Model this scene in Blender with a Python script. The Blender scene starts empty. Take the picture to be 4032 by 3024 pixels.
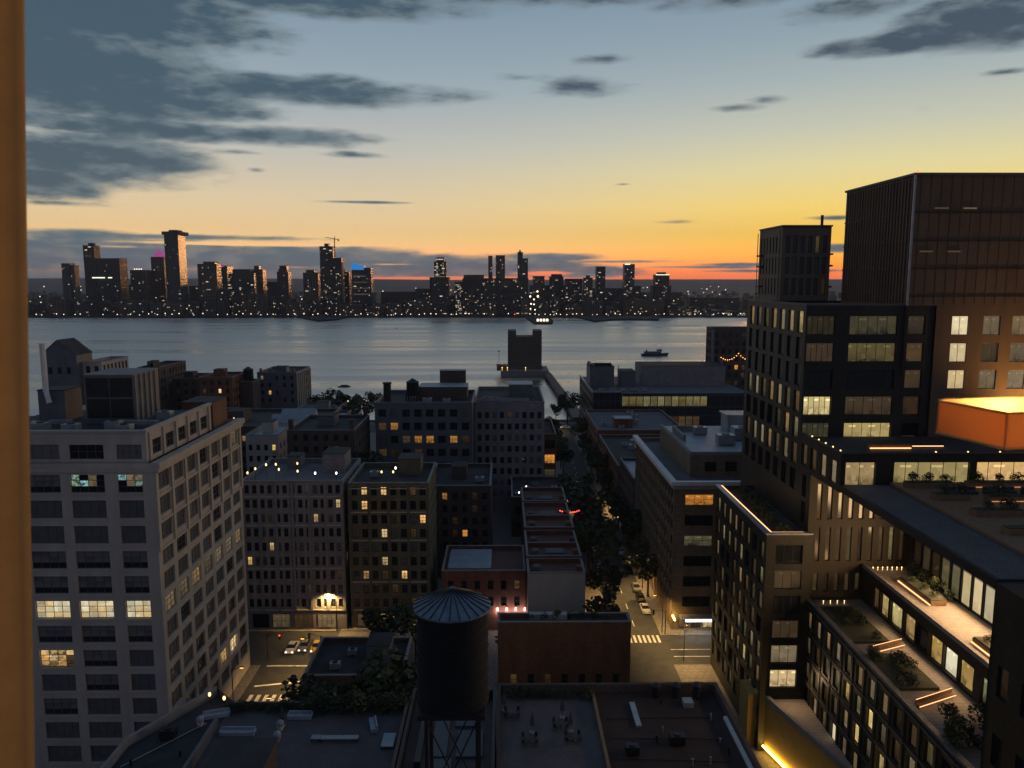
import bpy, math, random
from math import radians as R, pi, sin, cos

# ------------------------------------------------------------------ camera
scene = bpy.context.scene
COL = scene.collection
cam_data = bpy.data.cameras.new("camera")
cam = bpy.data.objects.new("camera", cam_data)
COL.objects.link(cam)
cam.location = (0.0, 0.0, 75.0)
cam.rotation_euler = (R(90 - 7.59), 0.0, R(-0.544))
cam_data.sensor_width = 36.0
cam_data.lens = 27.42
cam_data.clip_start = 0.05
cam_data.clip_end = 40000.0
scene.camera = cam
cam_data.dof.use_dof = True          # focused on the city; curtain and the lamp built for the reflection go slightly soft
cam_data.dof.focus_distance = 400.0
cam_data.dof.aperture_fstop = 4.0


def lin(r, g, b):
    f = lambda c: (c / 255.0) / 12.92 if c <= 10 else ((c / 255.0 + 0.055) / 1.055) ** 2.4
    return (f(r), f(g), f(b), 1.0)


# ------------------------------------------------------------------ world: dusk sky with clouds
# angles in degrees: azimuth from the street axis (+ = north, to the right), elevation
BLOBS = [(-24.0, 0.35, 12.0, 0.7, 1.3), (-28.5, 16.5, 10.5, 2.6, 1.7), (-28.71, 12.8, 8.6, 2.2, 1.5), (-25.49, 11.49, 7.9, 1.35, 1.2), (-14.94, 12.64, 9.76, 0.75, 1.0), (-9.67, 12.7, 3.84, 0.41, 0.9), (-23.45, 9.64, 10.89, 0.56, 0.95), (-28.06, 7.57, 6.74, 1.38, 1.1), (-30.14, 6.19, 3.29, 0.96, 1.0), (-16.5, 18.12, 13.0, 0.79, 1.0), (2.92, 18.74, 10.4, 0.6, 0.9), (30.29, 15.32, 4.41, 1.36, 1.3), (26.85, 14.56, 4.73, 0.57, 1.0), (23.53, 16.85, 4.99, 0.77, 0.9), (16.06, 17.99, 4.66, 0.53, 0.75), (31.71, 12.24, 1.41, 0.21, 0.8), (5.72, 13.23, 2.74, 0.59, 0.75), (7.15, 14.86, 1.6, 0.26, 0.5), (1.0, 13.84, 1.63, 0.21, 0.4), (16.01, 11.51, 1.66, 0.23, 0.7), (17.95, 11.92, 1.04, 0.26, 0.6), (-10.25, 8.61, 1.92, 0.22, 0.75), (-18.25, 8.48, 1.79, 0.21, 0.7), (-17.11, 7.37, 0.51, 0.15, 0.5), (-9.53, 5.44, 3.58, 0.11, 0.9), (8.49, 6.71, 0.71, 0.11, 0.7), (-29.25, 4.77, 1.53, 0.17, 0.6), (-26.1, 1.5, 12.8, 1.35, 1.5), (-14.43, 1.35, 10.2, 1.2, 1.45), (-4.35, 0.95, 7.8, 0.95, 1.3), (-22.43, 2.84, 9.96, 0.21, 1.0), (-27.86, 2.77, 5.43, 0.4, 1.0), (3.36, 1.63, 4.33, 0.3, 1.0), (6.71, 0.63, 3.63, 0.46, 1.1), (1.35, 1.0, 6.02, 0.6, 1.0), (8.03, 1.32, 4.89, 0.16, 0.9), (13.57, 0.91, 4.38, 0.13, 0.9), (16.71, 1.06, 3.65, 0.13, 0.8), (22.54, 4.13, 1.7, 0.15, 0.8), (22.93, 2.15, 1.7, 0.31, 1.1), (19.78, 0.63, 5.77, 0.09, 0.8), (11.56, 4.05, 1.28, 0.1, 0.4)]  # most cloud and gap ellipses taken from image pixels, converted to angles beforehand
GAPS = [(-18.37, 2.45, 10.4, 0.16, 1), (-26.06, 2.14, 3.31, 0.18, 0.9), (-14.75, 0.9, 2.69, 0.16, 0.9), (-8.0, 1.12, 3.65, 0.1, 0.8), (-3.02, 0.07, 8.74, 0.23, 1.0), (3.03, 0.5, 3.01, 0.2, 0.9), (-27.15, 1.53, 3.53, 0.21, 0.6)]

world = bpy.data.worlds.new("World")
scene.world = world
world.use_nodes = True
world.cycles.sampling_method = 'MANUAL'
world.cycles.sample_map_resolution = 512
WT = world.node_tree
WT.nodes.clear()


def wn(t, **kw):
    n = WT.nodes.new(t)
    for k, v in kw.items():
        setattr(n, k, v)
    return n


def wl(a, b):
    WT.links.new(a, b)


def wmath(op, a, b=None, c=None, clamp=False):
    n = wn("ShaderNodeMath", operation=op, use_clamp=clamp)
    for i, v in enumerate((a, b, c)):
        if v is None:
            continue
        if isinstance(v, (int, float)):
            n.inputs[i].default_value = v
        else:
            wl(v, n.inputs[i])
    return n.outputs[0]


def wramp(fac, lo, hi, stops):
    m = wn("ShaderNodeMapRange")
    m.inputs[1].default_value = lo
    m.inputs[2].default_value = hi
    wl(fac, m.inputs[0])
    r = wn("ShaderNodeValToRGB")
    el = r.color_ramp.elements
    while len(el) < len(stops):
        el.new(0.5)
    for e, (p, c) in zip(el, stops):
        e.position = (p - lo) / (hi - lo)
        e.color = lin(*c)
    wl(m.outputs[0], r.inputs[0])
    return r.outputs[0]


def wstep(v, lo, hi):
    m = wn("ShaderNodeMapRange", interpolation_type='SMOOTHSTEP')
    m.inputs[1].default_value = lo
    m.inputs[2].default_value = hi
    wl(v, m.inputs[0])
    return m.outputs[0]


def wmix(f, a, b):
    n = wn("ShaderNodeMix", data_type='RGBA')
    for s, v in ((n.inputs[0], f), (n.inputs[6], a), (n.inputs[7], b)):
        if isinstance(v, tuple):
            s.default_value = v
        elif isinstance(v, (int, float)):
            s.default_value = v
        else:
            wl(v, s)
    return n.outputs[2]


tc = wn("ShaderNodeTexCoord")
sep = wn("ShaderNodeSeparateXYZ")
wl(tc.outputs["Generated"], sep.inputs[0])
az = wmath('MULTIPLY', wmath('ARCTAN2', sep.outputs[0], sep.outputs[1]), 180 / pi)
el = wmath('MULTIPLY', wmath('ARCSINE', sep.outputs[2]), 180 / pi)
# colours of the clear sky by elevation, on the sunset side, to the south-west, and opposite
sunset = wramp(el, -6, 90, [(-6, (70, 60, 62)), (-0.3, (190, 100, 70)), (0.5, (255, 120, 46)), (1.4, (255, 158, 50)), (2.8, (255, 198, 74)), (5, (255, 220, 118)), (7.5, (234, 221, 164)), (10, (204, 205, 184)), (13, (172, 184, 185)), (16, (147, 166, 177)), (20, (127, 150, 168)), (40, (86, 111, 140)), (90, (58, 80, 112))])
south = wramp(el, -6, 90, [(-6, (66, 60, 66)), (-0.3, (170, 105, 85)), (0.4, (246, 116, 74)), (1.2, (248, 170, 110)), (3, (247, 206, 146)), (5.5, (230, 208, 170)), (9, (197, 196, 188)), (13, (160, 175, 185)), (20, (120, 146, 167)), (40, (84, 110, 142)), (90, (58, 80, 112))])
east = wramp(el, -6, 90, [(-6, (52, 52, 58)), (0, (96, 90, 98)), (12, (98, 100, 114)), (40, (80, 92, 114)), (90, (60, 80, 110))])
sky = wmix(wstep(az, -14, 28), south, sunset)
diff = wmath('ABSOLUTE', wmath('SUBTRACT', az, 18.0))
away = wmath('MINIMUM', diff, wmath('SUBTRACT', 360.0, diff))
sky = wmix(wstep(away, 45, 110), sky, east)
low_boost = wn("ShaderNodeMapRange", interpolation_type='SMOOTHSTEP')       # the last light is strongest just above the horizon
low_boost.inputs[1].default_value = 3.5
low_boost.inputs[2].default_value = 0.0
low_boost.inputs[3].default_value = 0.99
low_boost.inputs[4].default_value = 1.75
wl(el, low_boost.inputs[0])
lb = wn("ShaderNodeVectorMath", operation='SCALE')
wl(sky, lb.inputs[0])
wl(low_boost.outputs[0], lb.inputs[3])
sky = lb.outputs[0]

pos = wn("ShaderNodeCombineXYZ")
wl(az, pos.inputs[0])
wl(el, pos.inputs[1])
P2 = pos.outputs[0]


def wnoise(scale, detail, rough, sx, sy, off=0.0):
    m = wn("ShaderNodeMapping")
    m.inputs["Scale"].default_value = (sx, sy, 1)
    m.inputs["Location"].default_value = (off, off * 0.7, off)
    wl(P2, m.inputs[0])
    n = wn("ShaderNodeTexNoise")
    n.inputs["Scale"].default_value = scale
    n.inputs["Detail"].default_value = detail
    n.inputs["Roughness"].default_value = rough
    wl(m.outputs[0], n.inputs["Vector"])
    return n.outputs[0]


def blob(a0, e0, ra, re, w):
    m = wn("ShaderNodeMapping", vector_type='TEXTURE')
    m.inputs["Location"].default_value = (a0, e0, 0)
    m.inputs["Scale"].default_value = (ra, re, 1)
    wl(P2, m.inputs[0])
    d = wn("ShaderNodeVectorMath", operation='LENGTH')
    wl(m.outputs[0], d.inputs[0])
    return wmath('MULTIPLY_ADD', d.outputs["Value"], -w, w)


def cloud_layer(base, blobs, gaps, dark, pale, d1=4.0, d2=3.0, gain=1.0):
    """clouds of one part of the sky over the clear colours"""
    dens = None
    for b in blobs:
        g_ = gain if b[4] >= .95 else .85
        v = blob(b[0], b[1], b[2] * (1 + (g_ - 1) * .4), b[3] * (1 + (g_ - 1) * .5), b[4] * g_)
        dens = v if dens is None else wmath('SMOOTH_MAX', dens, v, 0.2)
    dens = wmath('MAXIMUM', dens, -0.6)
    for g in gaps:
        v = wmath('MAXIMUM', blob(g[0], g[1], g[2], g[3], g[4] * 1.35), 0.0)
        dens = wmath('SUBTRACT', dens, v)
    n1 = wnoise(1.0, d1, 0.55, 0.13, 0.5, 3.1)
    n2 = wnoise(1.0, d2, 0.55, 0.5, 1.7, 11.7)
    nn = wmath('ADD', wmath('MULTIPLY', wmath('SUBTRACT', n1, 0.5), 1.8), wmath('MULTIPLY', wmath('SUBTRACT', n2, 0.5), 0.75))
    dens = wmath('ADD', dens, nn)
    mask = wmath('MULTIPLY', wstep(dens, -0.32, 0.6), 0.95)
    tone = wstep(wmath('ADD', dens, wmath('MULTIPLY', wmath('SUBTRACT', n2, 0.5), 3.2)), 0.0, 1.5)
    return wmix(mask, base, wmix(tone, pale, dark))


def background(col, strength=1.0):
    b = wn("ShaderNodeBackground")
    b.inputs["Strength"].default_value = strength
    wl(col, b.inputs["Color"])
    return b.outputs[0]


def either(f, a, b):
    m = wn("ShaderNodeMixShader")
    wl(f, m.inputs[0])
    wl(a, m.inputs[1])
    wl(b, m.inputs[2])
    return m.outputs[0]


LOW = [b for b in BLOBS if b[1] < 3.6]
HIGH = [b for b in BLOBS if b[1] >= 3.6]
lay_low = background(cloud_layer(sky, LOW, GAPS, lin(74, 102, 120), lin(120, 128, 130), gain=1.2))
lay_left = background(cloud_layer(sky, [b for b in HIGH if b[0] - b[2] * 1.6 < -4], [], lin(66, 88, 103), lin(108, 124, 132), gain=1.75))
lay_right = background(cloud_layer(sky, [b for b in HIGH if b[0] + b[2] * 1.6 > -4], [], lin(66, 80, 96), lin(110, 124, 132), gain=1.75))
# the rest of the sky dome: the same clear colours with broken cloud
n3 = wnoise(1.0, 3.0, 0.6, 0.05, 0.12, 7.0)
lay_rest = background(wmix(wmath('MULTIPLY', wstep(n3, 0.5, 0.68), 0.75), sky, lin(72, 88, 106)))
is_left = wmath('LESS_THAN', az, -4.0)
is_low = wmath('LESS_THAN', el, 3.6)
in_front = wmath('MULTIPLY', wmath('LESS_THAN', wmath('ABSOLUTE', az), 42.0), wmath('LESS_THAN', wmath('ABSOLUTE', el), 21.0))
clouds = either(in_front, lay_rest, either(is_low, either(is_left, lay_right, lay_left), lay_low))
# the physical sky, sun just under the horizon, adds its own faint twilight
nish = wn("ShaderNodeTexSky", sky_type='NISHITA')
nish.sun_disc = False
nish.sun_elevation = R(-1.5)
nish.sun_rotation = R(18)
both = wn("ShaderNodeAddShader")
wl(background(nish.outputs[0], 0.004), both.inputs[0])
wl(clouds, both.inputs[1])
wo = wn("ShaderNodeOutputWorld")
wl(both.outputs[0], wo.inputs["Surface"])

# ------------------------------------------------------------------ the last sun, on the horizon to the north-west
sun_data = bpy.data.lights.new("sun", 'SUN')
sun_data.energy = 0.38
sun_data.angle = R(6)
sun_data.color = (1.0, 0.46, 0.17)
sun = bpy.data.objects.new("sun", sun_data)
COL.objects.link(sun)
sun.rotation_euler = (R(90 - 1.5), 0, R(180 - 18))
sun.location = (300, 900, 120)

scene.view_settings.view_transform = 'Standard'
scene.view_settings.look = 'None'
scene.view_settings.exposure = 0.0
scene.view_settings.gamma = 1.0
scene.view_settings.use_curve_mapping = False
scene.cycles.use_denoising = True
scene.cycles.max_bounces = 3
scene.cycles.diffuse_bounces = 1
scene.cycles.glossy_bounces = 2
scene.cycles.transmission_bounces = 3
scene.cycles.transparent_max_bounces = 8
scene.cycles.sample_clamp_indirect = 3.0
scene.cycles.use_light_tree = False
scene.cycles.caustics_reflective = False
scene.cycles.caustics_refractive = False

# ------------------------------------------------------------------ materials
MATS = {}


def base_mat(name):
    m = bpy.data.materials.new(name)
    m.use_nodes = True
    nt = m.node_tree
    nt.nodes.clear()
    out = nt.nodes.new("ShaderNodeOutputMaterial")
    p = nt.nodes.new("ShaderNodeBsdfPrincipled")
    nt.links.new(p.outputs[0], out.inputs["Surface"])
    MATS[name] = m
    return m, nt, p


def mat(name, col, rough=0.85, var=0.25, scale=0.4, metal=0.0, bump=0.0, brick=None, streak=False, flat=False):
    """a plain weathered surface: colour mottled by noise in metres; brick=(w,h) adds joints"""
    m, nt, p = base_mat(name)
    p.inputs["Roughness"].default_value = rough
    p.inputs["Metallic"].default_value = metal
    tcn = nt.nodes.new("ShaderNodeTexCoord")
    mp = nt.nodes.new("ShaderNodeMapping")
    mp.inputs["Scale"].default_value = (1, 1, 0.25 if streak else 1)
    nt.links.new(tcn.outputs["Object"], mp.inputs[0])
    nz = nt.nodes.new("ShaderNodeTexNoise")
    nz.inputs["Scale"].default_value = scale
    nz.inputs["Detail"].default_value = 5
    nz.inputs["Roughness"].default_value = 0.65
    nt.links.new(mp.outputs[0], nz.inputs["Vector"])
    mx = nt.nodes.new("ShaderNodeMix")
    mx.data_type = 'RGBA'
    mr = nt.nodes.new("ShaderNodeMapRange")
    mr.inputs[1].default_value = 0.3
    mr.inputs[2].default_value = 0.7
    nt.links.new(nz.outputs[0], mr.inputs[0])
    nt.links.new(mr.outputs[0], mx.inputs[0])
    mx.inputs[6].default_value = tuple(c * (1 - var) for c in col) + (1,)
    mx.inputs[7].default_value = tuple(min(1, c * (1 + var)) for c in col) + (1,)
    colour = mx.outputs[2]
    if brick:
        # courses: joints along z and along x+y
        sx = nt.nodes.new("ShaderNodeSeparateXYZ")
        nt.links.new(tcn.outputs["Object"], sx.inputs[0])
        ad = nt.nodes.new("ShaderNodeMath")
        ad.operation = 'ADD'
        nt.links.new(sx.outputs[0], ad.inputs[0])
        nt.links.new(sx.outputs[1], ad.inputs[1])
        cb = nt.nodes.new("ShaderNodeCombineXYZ")
        nt.links.new(sx.outputs[0] if flat else ad.outputs[0], cb.inputs[0])
        nt.links.new(sx.outputs[1] if flat else sx.outputs[2], cb.inputs[1])
        bt = nt.nodes.new("ShaderNodeTexBrick")
        bt.inputs["Scale"].default_value = 1.0
        bt.inputs["Mortar Size"].default_value = brick[1] * 0.08
        bt.inputs["Brick Width"].default_value = brick[0]
        bt.inputs["Row Height"].default_value = brick[1]
        bt.inputs["Color1"].default_value = (1, 1, 1, 1)
        bt.inputs["Color2"].default_value = (0.93, 0.93, 0.93, 1) if flat else (0.75, 0.75, 0.75, 1)
        bt.inputs["Mortar"].default_value = (0.72, 0.72, 0.72, 1) if flat else (0.5, 0.5, 0.5, 1)
        nt.links.new(cb.outputs[0], bt.inputs["Vector"])
        ml = nt.nodes.new("ShaderNodeMix")
        ml.data_type = 'RGBA'
        ml.blend_type = 'MULTIPLY'
        ml.inputs[0].default_value = 1.0
        nt.links.new(colour, ml.inputs[6])
        nt.links.new(bt.outputs[0], ml.inputs[7])
        colour = ml.outputs[2]
    nt.links.new(colour, p.inputs["Base Color"])
    if bump:
        bp = nt.nodes.new("ShaderNodeBump")
        bp.inputs["Strength"].default_value = bump
        bp.inputs["Distance"].default_value = 0.1
        nz2 = nt.nodes.new("ShaderNodeTexNoise")
        nz2.inputs["Scale"].default_value = scale * 8
        nz2.inputs["Detail"].default_value = 4
        nt.links.new(tcn.outputs["Object"], nz2.inputs["Vector"])
        nt.links.new(nz2.outputs[0], bp.inputs["Height"])
        nt.links.new(bp.outputs[0], p.inputs["Normal"])
    return m


def lit(name, col, strength, spread=0.6, detail=1.2, contrast=0.7):
    """a lit window: the room behind shows as uneven patches of light"""
    m, nt, p = base_mat(name)
    p.inputs["Base Color"].default_value = (0.02, 0.02, 0.02, 1)
    p.inputs["Roughness"].default_value = 0.12
    tcn = nt.nodes.new("ShaderNodeTexCoord")
    oi = nt.nodes.new("ShaderNodeObjectInfo")
    mp = nt.nodes.new("ShaderNodeVectorMath")
    mp.operation = 'MULTIPLY_ADD'
    nt.links.new(oi.outputs["Random"], mp.inputs[0])
    mp.inputs[1].default_value = (40, 40, 40)
    nt.links.new(tcn.outputs["Object"], mp.inputs[2])
    vor = nt.nodes.new("ShaderNodeTexVoronoi")
    vor.distance = 'CHEBYCHEV'
    vor.inputs["Scale"].default_value = detail
    nt.links.new(mp.outputs[0], vor.inputs["Vector"])
    vs = nt.nodes.new("ShaderNodeSeparateColor")
    nt.links.new(vor.outputs["Color"], vs.inputs[0])
    sep_ = nt.nodes.new("ShaderNodeSeparateXYZ")
    nt.links.new(tcn.outputs["Object"], sep_.inputs[0])
    up = nt.nodes.new("ShaderNodeMapRange")               # furniture low down, bright ceiling above
    up.inputs[1].default_value = 0.0
    up.inputs[2].default_value = 1.6
    up.inputs[3].default_value = 1.0
    up.inputs[4].default_value = 0.25
    nt.links.new(sep_.outputs[2], up.inputs[0])
    dk = nt.nodes.new("ShaderNodeMath")
    dk.operation = 'MULTIPLY'
    nt.links.new(vs.outputs[0], dk.inputs[0])
    nt.links.new(up.outputs[0], dk.inputs[1])
    mr = nt.nodes.new("ShaderNodeMapRange")
    mr.inputs[1].default_value = 0.0
    mr.inputs[2].default_value = 0.9
    mr.inputs[3].default_value = 1.0 + contrast * 0.15
    mr.inputs[4].default_value = 1 - contrast
    nt.links.new(dk.outputs[0], mr.inputs[0])
    mo = nt.nodes.new("ShaderNodeMapRange")
    mo.inputs[3].default_value = strength * (1 - spread)
    mo.inputs[4].default_value = strength * (1 + spread * 0.5)
    nt.links.new(oi.outputs["Random"], mo.inputs[0])
    mu = nt.nodes.new("ShaderNodeMath")
    mu.operation = 'MULTIPLY'
    nt.links.new(mr.outputs[0], mu.inputs[0])
    nt.links.new(mo.outputs[0], mu.inputs[1])
    hx = nt.nodes.new("ShaderNodeMath")
    hx.operation = 'MULTIPLY'
    nt.links.new(oi.outputs["Random"], hx.inputs[0])
    hx.inputs[1].default_value = 17.3
    fr_ = nt.nodes.new("ShaderNodeMath")
    fr_.operation = 'FRACT'
    nt.links.new(hx.outputs[0], fr_.inputs[0])
    cm_ = nt.nodes.new("ShaderNodeMix")
    cm_.data_type = 'RGBA'
    nt.links.new(fr_.outputs[0], cm_.inputs[0])
    cm_.inputs[6].default_value = (col[0], col[1] * .88, col[2] * .75, 1)
    cm_.inputs[7].default_value = (col[0] * .95, min(1, col[1] * 1.1), min(1, col[2] * 1.5), 1)
    nt.links.new(cm_.outputs[2], p.inputs["Emission Color"])
    gs = nt.nodes.new("ShaderNodeSeparateXYZ")             # dashes painted into the glow, suggesting ceiling lamps in the upper panes
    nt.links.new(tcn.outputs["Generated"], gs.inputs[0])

    def mth(op, a, b):
        n_ = nt.nodes.new("ShaderNodeMath")
        n_.operation = op
        for i_, v_ in enumerate((a, b)):
            if isinstance(v_, (int, float)):
                n_.inputs[i_].default_value = v_
            else:
                nt.links.new(v_, n_.inputs[i_])
        return n_.outputs[0]
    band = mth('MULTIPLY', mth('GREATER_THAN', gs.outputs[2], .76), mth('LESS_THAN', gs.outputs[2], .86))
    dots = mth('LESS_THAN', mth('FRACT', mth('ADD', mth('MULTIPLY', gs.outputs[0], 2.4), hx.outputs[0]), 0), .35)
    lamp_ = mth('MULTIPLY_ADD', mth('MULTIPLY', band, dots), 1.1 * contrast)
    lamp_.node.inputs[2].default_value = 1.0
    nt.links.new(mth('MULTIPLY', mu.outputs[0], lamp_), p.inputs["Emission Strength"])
    m.cycles.emission_sampling = 'NONE'
    return m


def glow(name, col, strength):
    m, nt, p = base_mat(name)
    p.inputs["Base Color"].default_value = (0.1, 0.1, 0.1, 1)
    p.inputs["Emission Color"].default_value = tuple(col) + (1,)
    p.inputs["Emission Strength"].default_value = strength
    if not name.startswith('strip'):
        m.cycles.emission_sampling = 'NONE'
    return m


def far_facade(name, wall, glass, pw, ph, fw=0.55, fh=0.55):
    """walls of towers over a kilometre away: storeys and bays in the colour only"""
    m, nt, p = base_mat(name)
    tcn = nt.nodes.new("ShaderNodeTexCoord")
    s = nt.nodes.new("ShaderNodeSeparateXYZ")
    nt.links.new(tcn.outputs["Object"], s.inputs[0])

    def mth(op, a, b):
        n = nt.nodes.new("ShaderNodeMath")
        n.operation = op
        for i, v in enumerate((a, b)):
            if isinstance(v, (int, float)):
                n.inputs[i].default_value = v
            else:
                nt.links.new(v, n.inputs[i])
        return n.outputs[0]
    u = mth('ADD', s.outputs[0], s.outputs[1])
    wx = mth('LESS_THAN', mth('FRACT', mth('DIVIDE', u, pw), 0), fw)
    wz = mth('LESS_THAN', mth('FRACT', mth('DIVIDE', s.outputs[2], ph), 0), fh)
    w = mth('MULTIPLY', wx, wz)
    mx = nt.nodes.new("ShaderNodeMix")
    mx.data_type = 'RGBA'
    nt.links.new(w, mx.inputs[0])
    mx.inputs[6].default_value = tuple(wall) + (1,)
    mx.inputs[7].default_value = tuple(glass) + (1,)
    nt.links.new(mx.outputs[2], p.inputs["Base Color"])
    ro = mth('MULTIPLY_ADD', w, -0.65)
    ro.node.inputs[2].default_value = 0.85
    nt.links.new(ro, p.inputs["Roughness"])
    return m


mat('asphalt', (0.05, 0.05, 0.052), 0.8, 0.3, 0.5, bump=0.2)
mat('concrete', (0.25, 0.24, 0.23), 0.9, 0.2, 0.6, bump=0.1)
mat('paving', (0.22, 0.2, 0.18), 0.85, 0.2, 0.8, brick=(1.2, 1.2), flat=True)
mat('white_paint', (0.75, 0.73, 0.68), 0.8, 0.15, 1.5)
mat('glass_grey', (0.13, 0.13, 0.135), 0.25, 0.3, 0.3)
mat('cream_stone', (0.46, 0.41, 0.355), 0.9, 0.22, 0.22, bump=0.1, streak=True)
mat('pale_stone', (0.46, 0.42, 0.36), 0.9, 0.12, 0.4, bump=0.1)
mat('grey_brick', (0.33, 0.31, 0.32), 0.9, 0.2, 0.3, brick=(0.9, 0.4), streak=True)
mat('olive_brick', (0.19, 0.17, 0.11), 0.9, 0.2, 0.3, brick=(0.9, 0.4), streak=True)
mat('dark_brick', (0.12, 0.09, 0.08), 0.9, 0.25, 0.3, brick=(0.9, 0.4), streak=True)
mat('red_brick', (0.25, 0.1, 0.065), 0.9, 0.25, 0.35, brick=(0.7, 0.3), streak=True)
mat('brown_brick', (0.2, 0.105, 0.06), 0.9, 0.25, 0.35, brick=(0.7, 0.3), streak=True)
mat('tan_brick', (0.27, 0.2, 0.13), 0.9, 0.18, 0.3, brick=(0.9, 0.4), streak=True)
mat('white_wall', (0.5, 0.46, 0.41), 0.85, 0.1, 0.4, streak=True)
mat('slate_panel', (0.13, 0.14, 0.16), 0.6, 0.2, 0.3)
mat('roof_dark', (0.04, 0.04, 0.044), 0.9, 0.35, 0.25, bump=0.2)
mat('roof_grey', (0.13, 0.13, 0.14), 0.9, 0.25, 0.3, bump=0.15)
mat('roof_rust', (0.13, 0.062, 0.045), 0.9, 0.3, 0.3, bump=0.2)
mat('roof_red', (0.032, 0.021, 0.018), 0.9, 0.3, 0.3, bump=0.2)
mat('roof_silver', (0.3, 0.34, 0.38), 0.55, 0.2, 0.3, metal=0.2)
mat('roof_panel_blue', (0.06, 0.076, 0.09), 0.6, 0.2, 0.4)
mat('deck', (0.1, 0.092, 0.097), 0.85, 0.2, 0.4, brick=(0.6, 0.6), flat=True)
mat('dark_metal', (0.03, 0.032, 0.035), 0.5, 0.3, 1.0, metal=0.4)
mat('black_metal', (0.014, 0.014, 0.016), 0.55, 0.3, 1.0)
mat('steel', (0.35, 0.37, 0.4), 0.45, 0.2, 0.7, metal=0.5)
mat('green_stone', (0.03, 0.027, 0.019), 0.5, 0.35, 0.5, brick=(1.6, 0.8), streak=True)
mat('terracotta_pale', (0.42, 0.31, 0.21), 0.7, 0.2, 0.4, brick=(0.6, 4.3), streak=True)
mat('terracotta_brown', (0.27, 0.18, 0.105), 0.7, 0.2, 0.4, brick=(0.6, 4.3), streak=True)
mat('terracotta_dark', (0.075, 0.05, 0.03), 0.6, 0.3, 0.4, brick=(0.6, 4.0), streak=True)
mat('wood_tank', (0.016, 0.016, 0.019), 0.9, 0.3, 1.2, brick=(0.3, 9.0))
mat('tank_roof', (0.14, 0.19, 0.24), 0.6, 0.3, 1.0, metal=0.1)
mat('terrace_stone', (0.36, 0.31, 0.27), 0.8, 0.12, 0.8, brick=(1.5, 0.75), flat=True)
mat('wood', (0.22, 0.13, 0.07), 0.7, 0.25, 2.0)
mat('bark', (0.06, 0.045, 0.03), 0.95, 0.3, 3.0)
mat('leaf', (0.055, 0.075, 0.028), 0.7, 0.5, 0.9)
mat('leaf_dark', (0.03, 0.045, 0.022), 0.7, 0.5, 0.9)
mat('soil', (0.05, 0.055, 0.03), 0.95, 0.4, 1.5)
mat('gold_wall', (0.42, 0.27, 0.07), 0.7, 0.12, 0.5)
mat('canvas', (0.06, 0.055, 0.055), 0.9, 0.2, 2.0)
mat('cushion', (0.33, 0.37, 0.42), 0.9, 0.15, 2.0)
mat('tyre', (0.02, 0.02, 0.02), 0.9, 0.1, 3)
mat('car_black', (0.02, 0.02, 0.022), 0.25, 0.1, 1)
mat('car_white', (0.6, 0.6, 0.6), 0.3, 0.05, 1)
mat('car_grey', (0.16, 0.17, 0.18), 0.3, 0.05, 1)
mat('car_yellow', (0.6, 0.36, 0.03), 0.3, 0.05, 1)
mat('car_glass', (0.015, 0.017, 0.02), 0.06, 0.1, 1)
mat('hull', (0.05, 0.055, 0.07), 0.5, 0.2, 0.5)
mat('boat_white', (0.6, 0.6, 0.6), 0.5, 0.1, 0.5)
mat('vent_brick', (0.16, 0.145, 0.12), 0.9, 0.2, 0.2, brick=(2.0, 0.9), streak=True)
mat('pier_timber', (0.11, 0.1, 0.09), 0.9, 0.3, 0.3)
mat('glass_dark', (0.02, 0.024, 0.03), 0.07, 0.3, 0.3)
mat('glass_blind', (0.17, 0.165, 0.16), 0.35, 0.25, 0.4)
mat('glass_blue', (0.02, 0.03, 0.042), 0.05, 0.2, 0.3)
mat('frame_dark', (0.03, 0.03, 0.03), 0.5, 0.2, 1)
mat('frame_grey', (0.11, 0.11, 0.11), 0.6, 0.2, 1)
mat('frame_pale', (0.3, 0.29, 0.27), 0.7, 0.15, 1)
mat('mullion_blue', (0.05, 0.06, 0.075), 0.35, 0.2, 0.5, metal=0.4)
mat('hill', (0.05, 0.048, 0.058), 1.0, 0.3, 0.002)
mat('far_land', (0.035, 0.034, 0.034), 1.0, 0.5, 0.01)
mat('far_wall', (0.07, 0.06, 0.055), 0.9, 0.35, 0.03)
mat('far_wall_warm', (0.12, 0.085, 0.06), 0.9, 0.35, 0.03)
mat('curtain_cloth', (0.42, 0.25, 0.095), 0.95, 0.12, 6.0)
mat('brass', (0.5, 0.33, 0.12), 0.35, 0.1, 5, metal=0.8)
mat('room_paint', (0.5, 0.42, 0.33), 0.9, 0.05, 2)
mat('gull_white', (0.12, 0.12, 0.12), 0.9, 0.1, 2)
far_facade('tower_grey', (0.09, 0.085, 0.08), (0.02, 0.025, 0.03), 5.0, 3.4)
far_facade('tower_brown', (0.13, 0.09, 0.065), (0.03, 0.03, 0.03), 5.5, 3.3)
far_facade('tower_glass', (0.05, 0.06, 0.07), (0.03, 0.045, 0.06), 4.0, 3.8, 0.8, 0.8)
far_facade('tower_dark', (0.05, 0.045, 0.043), (0.02, 0.02, 0.022), 4.5, 3.2)

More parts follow.
